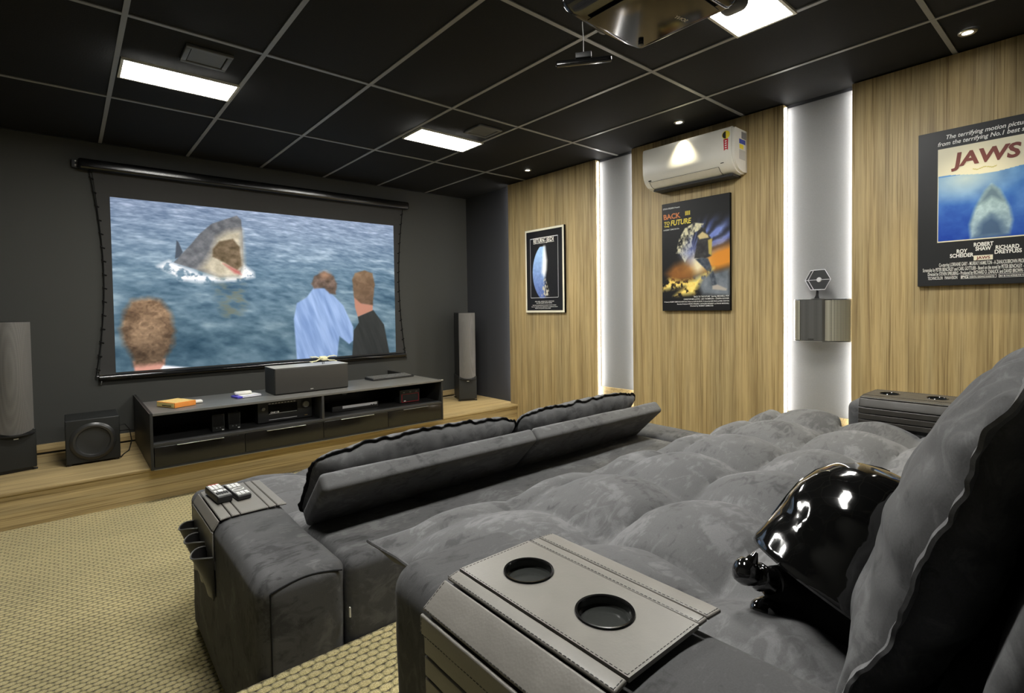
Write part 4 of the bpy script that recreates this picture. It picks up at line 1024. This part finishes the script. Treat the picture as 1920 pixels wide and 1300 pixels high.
# --- big poster at the right edge
def f3(u, v):
    # u: 0 left..1 right over .596 m, v over .897 m
    img = np.zeros((len(u), 3))+np.array([34, 35, 38.]); n = fbm(u*8, v*12, 5, 14); n2 = fbm(u*30, v*40, 3, 15)
    a = (u > .152) & (u < .848) & (v > .281) & (v < .884); img = over(img, a.astype(float), (232, 226, 200))
    b = (u > .158) & (u < .842) & (v > .285) & (v < .697+.012*np.sin(u*9)); dep = np.clip((.70-v)/.4, 0, 1)
    sea = np.stack([84-52*dep+70*(n-.5), 140-66*dep+70*(n-.5), 206-36*dep+50*(n-.5)], 1)
    img = over(img, b.astype(float), sea)
    gl = np.clip(1-np.hypot((u-.36)*2.4, (v-.67)*6), 0, 1)*(v < .70); img = over(img, gl*.8*b, (216, 226, 214))
    h = inpoly(u, v, [(.50, .58), (.545, .615), (.60, .575), (.67, .46), (.69, .38), (.67, .30), (.40, .29), (.39, .38), (.43, .48)], .02, .66)
    img = over(img, h*b, np.stack([150+70*(n2-.5)+60*(v-.4), 176+70*(n2-.5)+60*(v-.4), 192+60*(n2-.5)], 1))
    h2 = inpoly(u, v, [(.51, .575), (.545, .60), (.59, .57), (.63, .50), (.545, .535), (.46, .50)], .03, .66); img = over(img, h2*b, (98, 122, 140))
    h3 = inpoly(u, v, [(.44, .29), (.46, .38), (.545, .43), (.62, .38), (.65, .29)], .05, .66); img = over(img, h3*b, (70, 96, 130))
    s = (abs(u-.495) < .085)*(abs(v-.722+.004*np.sin(u*60)) < .003); return over(img, s.astype(float)*(u < .58), (196, 186, 110))
t = poster('large_poster', 'large black-bordered poster with a blue sea picture, cut by the right edge', .198, .798, 1.446, 2.347, f3, 0, nu=220, nv=320, edge=mat('dark_grey_board', (.03, .03, .032), .5))
X_ = 3.8952; m = MB()
text_mb(m, 'JAWS', (X_, .645, 2.128), RV, UV, .105, width=.29, bold=.035, shear=.12); m.build('title_lettering', MAROON, t, smooth=False)
m = MB()
text_mb(m, 'The terrifying motion picture', (X_, .668, 2.292), RV, UV, .034, width=.345, bold=.014, shear=.25)
text_mb(m, 'from the terrifying No.1 best seller.', (X_, .706, 2.257), RV, UV, .034, width=.42, bold=.014, shear=.25)
for s, y, z, w in (('ROY', .617, 1.630, .047), ('SCHEIDER', .647, 1.606, .104), ('ROBERT', .543, 1.661, .082), ('SHAW', .536, 1.637, .066), ('RICHARD', .452, 1.637, .094), ('DREYFUSS', .456, 1.613, .108)):
    text_mb(m, s, (X_, y, z), RV, UV, .030, width=w, bold=.03)
lines_print(m, X_, [('Co-starring LORRAINE GARY - MURRAY HAMILTON - A ZANUCK/BROWN PRODUCTION', .696, 1.557, .40, .030), ('Screenplay by PETER BENCHLEY and CARL GOTTLIEB - Based on the novel by PETER BENCHLEY - Music by JOHN WILLIAMS', .772, 1.531, .55, .029),
  ('Directed by STEVEN SPIELBERG - Produced by RICHARD D. ZANUCK and DAVID BROWN - A UNIVERSAL PICTURE', .748, 1.506, .52, .029)], .008)
text_mb(m, 'TECHNICOLOR   PANAVISION', (X_, .748, 1.483), RV, UV, .025, width=.135, bold=.008)
for a, b in ((.598, .448), (.438, .27)):
    m.box(X_-.0004, X_, b, a, 1.500, 1.5015); m.box(X_-.0004, X_, b, a, 1.482, 1.4835); m.box(X_-.0004, X_, a-.0015, a, 1.482, 1.5015); m.box(X_-.0004, X_, b, b+.0015, 1.482, 1.5015)
text_mb(m, 'PG', (X_, .595, 1.4855), RV, UV, .018, width=.03, bold=.03); text_mb(m, 'PARENTAL GUIDANCE SUGGESTED', (X_, .56, 1.4865), RV, UV, .012, width=.105, bold=.02)
text_mb(m, 'MAY BE TOO INTENSE FOR YOUNGER CHILDREN', (X_, .434, 1.4865), RV, UV, .012, width=.155, bold=.02)
m.build('lettering', WHITEP, t, smooth=False)['kind'] = 'stuff'
MB().box(X_-.0004, X_, .463, .543, 1.583, 1.610).build('title_plate', CREAM, t, smooth=False)
m = MB(); text_mb(m, 'JAWS', (X_-.0006, .532, 1.589), RV, UV, .022, width=.058, bold=.03); m.build('plate_lettering', MAROON, t, smooth=False)

# ------------------------------------------------------------------ air conditioner
t = thing('air_conditioner', 'white wall-mounted split air conditioner with a ribbon sticker on the oak panel', 'air conditioner', (3.82, 2.23, 2.33))
ya, yb = 1.842, 2.630
prof = [(3.923, 2.655), (3.735, 2.660), (3.722, 2.654), (3.716, 2.63), (3.713, 2.52), (3.716, 2.455), (3.726, 2.415), (3.745, 2.382), (3.775, 2.356), (3.812, 2.340), (3.86, 2.332), (3.923, 2.336)]
MB().prism(prof, ya+.018, yb-.004, 'y').build('casing', WHITE, t, angle=25)
prof2 = [(3.923, 2.650), (3.745, 2.652), (3.733, 2.645), (3.727, 2.625), (3.724, 2.52), (3.727, 2.458), (3.737, 2.42), (3.755, 2.390), (3.783, 2.366), (3.818, 2.350), (3.86, 2.342), (3.923, 2.345)]
m = MB(); m.prism(prof2, ya, ya+.0175, 'y'); m.build('end_cap', WHITE, t, angle=25)
m = MB(); m.prism(prof2, yb-.0035, yb+.004, 'y'); m.build('end_cap', WHITE, t, angle=25)
fl = [(3.7405, 2.3845), (3.772, 2.3545), (3.809, 2.3380), (3.8125, 2.3415), (3.776, 2.358), (3.745, 2.3875)]
MB().prism(fl, ya+.13, yb-.055, 'y').build('air_flap', mat('warm_white_flap', (.62, .60, .53), .35), t, angle=25)
GAP = mat('dark_gap', (.02, .02, .02), .7)
m = MB(); m.tube([(3.7395, ya+.128, 2.386), (3.7395, yb-.053, 2.386)], .0012, 5); m.tube([(3.811, ya+.128, 2.3375), (3.811, yb-.053, 2.3375)], .0026, 5)
for y in (ya+.128, yb-.053): m.tube([(3.7395, y, 2.386), (3.771, y, 2.3545), (3.811, y, 2.3375)], .0016, 5)
m.build('flap_gap', GAP, t)
MB().box(3.800, 3.922, ya+.05, yb-.05, 2.318, 2.3325).build('mounting_strip', GAP, t, smooth=False)
# ribbon sticker on the front, labels on the end
xf = 3.7138
MB().lathe([(0, 0), (.030, 0), (.030, .0008), (0, .0008)], Matrix.Translation((xf+.001, 1.90, 2.602)) @ Matrix.Rotation(-PI/2, 4, 'Y') @ Matrix.Identity(4), 28).build('sticker_badge', YEL, t, smooth=False)
m = MB(); vs = [(xf-.0002, 1.90, 2.576)]+[(xf-.0002, 1.90+.026*math.sin(a), 2.602+.026*math.cos(a)) for a in [PI*i/12 for i in range(13)]]
m.add(vs[1:], [tuple(range(13))]).build('badge_dark_half', BLK, t, smooth=False)
m = MB(); pz = [(1.918, 2.572), (1.882, 2.572), (1.884, 2.49), (1.90, 2.500), (1.914, 2.488)]; m.prism(pz, xf-.0009, xf+.0004, 'x'); m.build('red_ribbon', RED, t, smooth=False)
m = MB()
for k in range(4): m.box(xf-.0012, xf-.0008, 1.893, 1.907, 2.505+k*.016, 2.513+k*.016)
m.build('ribbon_marks', WHITEP, t, smooth=False)
ye = ya-.0006
for (xa, xb, z0_, z1_, mm, nn) in ((3.835, 3.905, 2.585, 2.635, GREYP, 'grey_label'), (3.80, 3.895, 2.545, 2.578, BLUEP, 'blue_label'), (3.805, 3.865, 2.508, 2.54, YEL, 'energy_label'), (3.80, 3.895, 2.43, 2.50, mat('pale_label', (.5, .49, .46), .5, var=.4, noise_scale=200), 'text_label')):
    MB().box(xa, xb, ye-.0006, ye+.0004, z0_, z1_).build(nn, mm, t, smooth=False)
m = MB(); m.box(3.7290, 3.734, 1.925, 1.95, 2.405, 2.418); m.box(3.7340, 3.739, 2.558, 2.585, 2.392, 2.402); m.build('display_mark', GAP, t, smooth=False)

# ------------------------------------------------------------------ wall speaker in the niche and the ornament on it
t = thing('surround_speaker', 'curved silver and grey speaker mounted on the lit niche wall', 'speaker', (3.9, 1.33, 1.09))
def plan(pts, z0, z1, name, mm, par=t, ang=30): return MB().prism(pts, z0, z1, 'z').build(name, mm, par, angle=ang)
xs = 3.985
side_n = [(xs-.128, 1.287)]+[(xs-.128+.126*(1-math.cos(a)), 1.287-.135*math.sin(a)) for a in [PI/2*i/12 for i in range(1, 13)]]+[(xs-.001, 1.287)]
plan(side_n, 1.102, 1.375, 'side_grille', G_SURR)
side_f = [(xs-.128, 1.442)]+[(xs-.128+.126*(1-math.cos(a)), 1.442+.075*math.sin(a)) for a in [PI/2*i/10 for i in range(1, 11)]]+[(xs-.001, 1.442)]
plan(side_f[::-1], 1.102, 1.375, 'side_grille', G_SURR)
plan([(xs-.001, 1.288), (xs-.128, 1.288), (xs-.142, 1.300), (xs-.148, 1.365), (xs-.142, 1.430), (xs-.128, 1.441), (xs-.001, 1.441)], 1.098, 1.379, 'front_panel', G_SURC)
full = side_n[::-1]+[(xs-.142, 1.300), (xs-.148, 1.365), (xs-.142, 1.430)]+side_f
for a, b in ((1.379, 1.3815), (1.0955, 1.098)): plan([p for p in full if p[0] < xs-.0005 or 1], a, b, 'cap', CHROME if a > 1.2 else ALU)
MB().box(xs-.150, xs-.147, 1.35, 1.385, 1.108, 1.115).build('badge', BLK, t, smooth=False)
m = MB(); m.tube([(xs-.13, 1.4415, 1.10), (xs-.13, 1.4415, 1.378)], .002, 6); m.build('trim_line', CHROME, t)
t = thing('hexagon_ornament', 'black ornament with two pale-rimmed hexagon plates standing on the wall speaker', 'ornament', (3.89, 1.34, 1.382))
HP = mat('dark_hexagon_panel', (.03, .031, .033), .45); HR = mat('pale_hexagon_rim', (.62, .62, .66), .4)
for k, (cy_, cx_, cz_) in enumerate(((1.322, 3.86, 1.513), (1.368, 3.935, 1.515))):
    # plates stand roughly facing the seats
    A = Matrix.Translation((cx_, cy_, cz_)) @ Matrix.Rotation(math.radians(-14), 4, 'Z')
    hx = [(.078*math.cos(PI/3*i), .078*math.sin(PI/3*i)*.98) for i in range(6)]
    MB().prism(hx, -.003, .003, 'x', M=A).build('plate', HP, t, smooth=False)
    m = MB(); m.tube([(-.003, a, b) for a, b in hx], .0028, 6, closed=True, M=A)
    m.tube([(-.004, -.078, 0), (-.004, .078, 0)], .0022, 6, M=A); m.build('rim', HR, t)
    if k == 0: MB().lathe([(0, 0), (.017, 0), (.015, .006), (0, .007)], A @ Matrix.Translation((-.003, 0, 0)) @ Matrix.Rotation(-PI/2, 4, 'Y'), 24).build('hub', PALE, t)
MB().tube([(3.864, 1.322, 1.513), (3.931, 1.366, 1.515)], .011, 12).build('axle', GREYP, t)
m = MB(); m.prism([(-.010, 1.386), (.022, 1.386), (.010, 1.41), (.006, 1.446), (-.006, 1.440), (-.004, 1.41)], -.006, .006, 'x', M=Matrix.Translation((3.895, 1.345, 0))); m.build('stand', BLK, t, smooth=False)
MB().lathe([(0, 1.3822), (.044, 1.3822), (.040, 1.388), (0, 1.389)], Matrix.Translation((3.895, 1.345, 0)), 28).build('base', BLK, t)
# ================================================================== PROJECTOR
t = thing('projector', 'glossy black projector hanging from the ceiling', 'projector', (1.65, 1.13, 2.42))
def fnp(p, nr):
    k = max(0, (2.50-p.z)/.08)            # lower edges drawn in
    cx, cy = 1.655, 1.13
    return Vector((p.x-(p.x-cx)*.05*k*k, p.y-(p.y-cy)*.05*k*k, p.z+.012*((p.x-cx)/.24)**2*(p.z < 2.5)))
MB().soft(1.40, 1.905, .90, 1.365, 2.42, 2.585, .045, (12, 12, 3), fnp, k=6).build('housing', BLKG, t, angle=60)
m = MB()
for k in range(9): m.box(1.392, 1.402, 1.12+k*.018, 1.13+k*.018, 2.46, 2.55)
m.build('vent_slat', GREYP, t, smooth=False)
MB().box(1.50, 1.82, .955, 1.30, 2.4145, 2.4185, bev=.0015).build('bottom_plate', BLKG, t)
T = Matrix.Translation((1.655, 1.362, 2.505)) @ Matrix.Rotation(-PI/2, 4, 'X')
MB().lathe([(.062, -.01), (.062, .004), (.052, .012), (.045, .006)], T, 36, cap=False).build('lens_ring', GREYP, t)
MB().lathe([(0, .008), (.03, .004), (.045, -.002)], T, 32, cap=False).build('lens', mat('lens_glass', (.01, .012, .02), .04, spec=1), t)
MB().tube([(1.655, 1.13, 2.58), (1.655, 1.13, ZC-.004)], .022, 16).build('mount_pole', GREYP, t)
MB().box(1.57, 1.74, 1.045, 1.215, ZC-.012, ZC-.003, bev=.003).build('ceiling_plate', GREYP, t)
MB().soft(1.885, 1.955, .90, 1.0, 2.44, 2.52, .03, (2, 2, 2), k=5).build('rear_cover', mat('mid_grey_cover', (.14, .14, .145), .4), t)
m = MB(); text_mb(m, 'SONY', (1.795, 1.075, 2.4140), (-.62, .10, 0), (-.10, -.62, 0), .038, bold=.005); m.build('lettering', mat('gold_grey_print', (.75, .66, .5), .5), t, smooth=False)
MB().lathe([(0, 0), (.011, 0), (.011, .010), (0, .012)], Matrix.Translation((1.79, 1.27, 2.414)) @ Matrix.Rotation(PI, 4, 'X'), 16).build('screw_foot', BLK, t)
# small sensor bar on a wire
t = thing('hanging_sensor_bar', 'small black bar hanging on a thin wire beside the projector', 'sensor bar', (1.80, 1.60, 2.44))
A = Matrix.Translation((1.80, 1.585, 2.455)) @ Matrix.Rotation(math.radians(-52), 4, 'Z')
m = MB(); m.soft(-.125, .125, -.012, .012, -.012, .014, .008, (6, 1, 1), M=A, k=3); m.build('bar', BLKG, t)
MB().box(-.036, .036, -.014, .014, .0145, .040, M=A, bev=.003).build('clip', BLK, t)
MB().tube([(1.80, 1.585, 2.493), (1.802, 1.586, 2.56), (1.797, 1.587, 2.62), (1.803, 1.586, 2.70), (1.80, 1.585, ZC-.003)], .0018, 6).build('wire', mat('pale_wire', (.45, .45, .45), .5), t)

# ================================================================== PLUSH DOLL (plain stand-in)
D = thing('plush_doll', 'black vinyl plush doll with a glossy hood sitting on the tufted seat', 'doll', (.96, .31, .79))
AX = Vector((.414, -.354, .84)).normalized()
A = Matrix.Translation((.982, .317, .858)) @ AX.to_track_quat('Z', 'Y').to_matrix().to_4x4() @ Matrix.Scale(1.06, 4)
prof = [(.0, .216), (.03, .213), (.06, .202), (.088, .182), (.108, .155), (.120, .122), (.124, .09), (.126, .06), (.128, .03), (.132, .0), (.130, -.004), (.122, .0), (.10, .02), (0, .03)]
def wr(p):
    v = Vector(p); r = math.hypot(v.x, v.y); a = math.atan2(v.y, v.x)
    k = .005*fz(v, 20, 5)+.004*fz(v, 45, 2)*max(0, 1-abs(v.z-.06)/.08)
    return Vector((v.x*(1+k/max(r, .02)), v.y*(1+k/max(r, .02)), v.z))
pr = []
for (r0, h0), (r1, h1) in zip(prof, prof[1:]): pr += [(r0+(r1-r0)*k/3, h0+(h1-h0)*k/3) for k in range(3)]
pr.append(prof[-1])
m = MB(); m.lathe(pr, None, 96); m.v = [tuple(A @ wr(p)) for p in m.v]; m.build('hood', VINYL, D, angle=80)
# crown seam running front to back and a pleated front band (front of the hood looks to the screen, local -x side)
def onhood(a, az, lift=.001):
    """point on the hood: a = height angle 0..90 deg, az = azimuth round the axis"""
    h = .216*math.sin(a); r = 0
    for (r0, h0), (r1, h1) in zip(prof[:-4][::-1], prof[:-5][::-1]):
        if h0 <= h <= h1: r = r0+(r1-r0)*(h-h0)/(h1-h0)
    return A @ Vector(((r+lift)*math.cos(az), (r+lift)*math.sin(az), h+lift*.5))
INV = A.to_3x3().inverted(); FRONT = INV @ Vector((-.60, .75, -.1)); az0 = math.atan2(FRONT.y, FRONT.x)
m = MB(); m.tube([onhood(math.radians(12+t*2.6), az0-.55) for t in range(28)], .0018, 6); m.build('hood_seam', VINYL, D)
m = MB(); m.tube([onhood(math.radians(6+t*2.2), az0-1.05+.35*math.sin(t*.11)) for t in range(32)], [.005+.0015*math.sin(t*1.3) for t in range(32)], 8); m.build('hood_band', VINYL, D)
fb = lambda p, nr: p+nr*.005*fz(p, 12, 3)
MB().soft(.905, 1.07, .225, .37, .792, .905, .05, (4, 4, 3), fb, k=5).build('body', BLKM, D, angle=80)
m = MB(); m.tube([(.95, .345, .876), (.915, .362, .872), (.885, .376, .884)], [.030, .034, .026], 18); m.build('arm', BLKM, D, angle=60)
m = MB(); m.tube([(.887, .375, .884), (.880, .379, .888), (.872, .383, .893), (.864, .387, .897), (.858, .390, .900)], [.019, .023, .0205, .023, .018], 18); m.build('cuff', VINYL, D, angle=60)
m = MB(); m.tube([(.862, .388, .898), (.852, .394, .903), (.842, .399, .909), (.834, .404, .914), (.829, .407, .917)], [.014, .020, .0225, .020, .010], 18); m.build('mitt', VINYL, D, angle=60)
m = MB(); m.tube([(.846, .396, .915), (.851, .391, .930), (.857, .388, .940)], [.013, .009, .003], 12); m.build('mitt_thumb', VINYL, D, angle=60)
m = MB(); m.tube([(.95, .34, .828), (.915, .36, .826), (.885, .372, .832)], [.036, .032, .024], 18); m.build('leg', BLKM, D, angle=60)
m = MB(); m.tube([(.893, .368, .830), (.880, .375, .834), (.866, .381, .840), (.855, .387, .845), (.850, .390, .849)], [.020, .025, .024, .017, .006], 18); m.build('shoe', VINYL, D, angle=60)
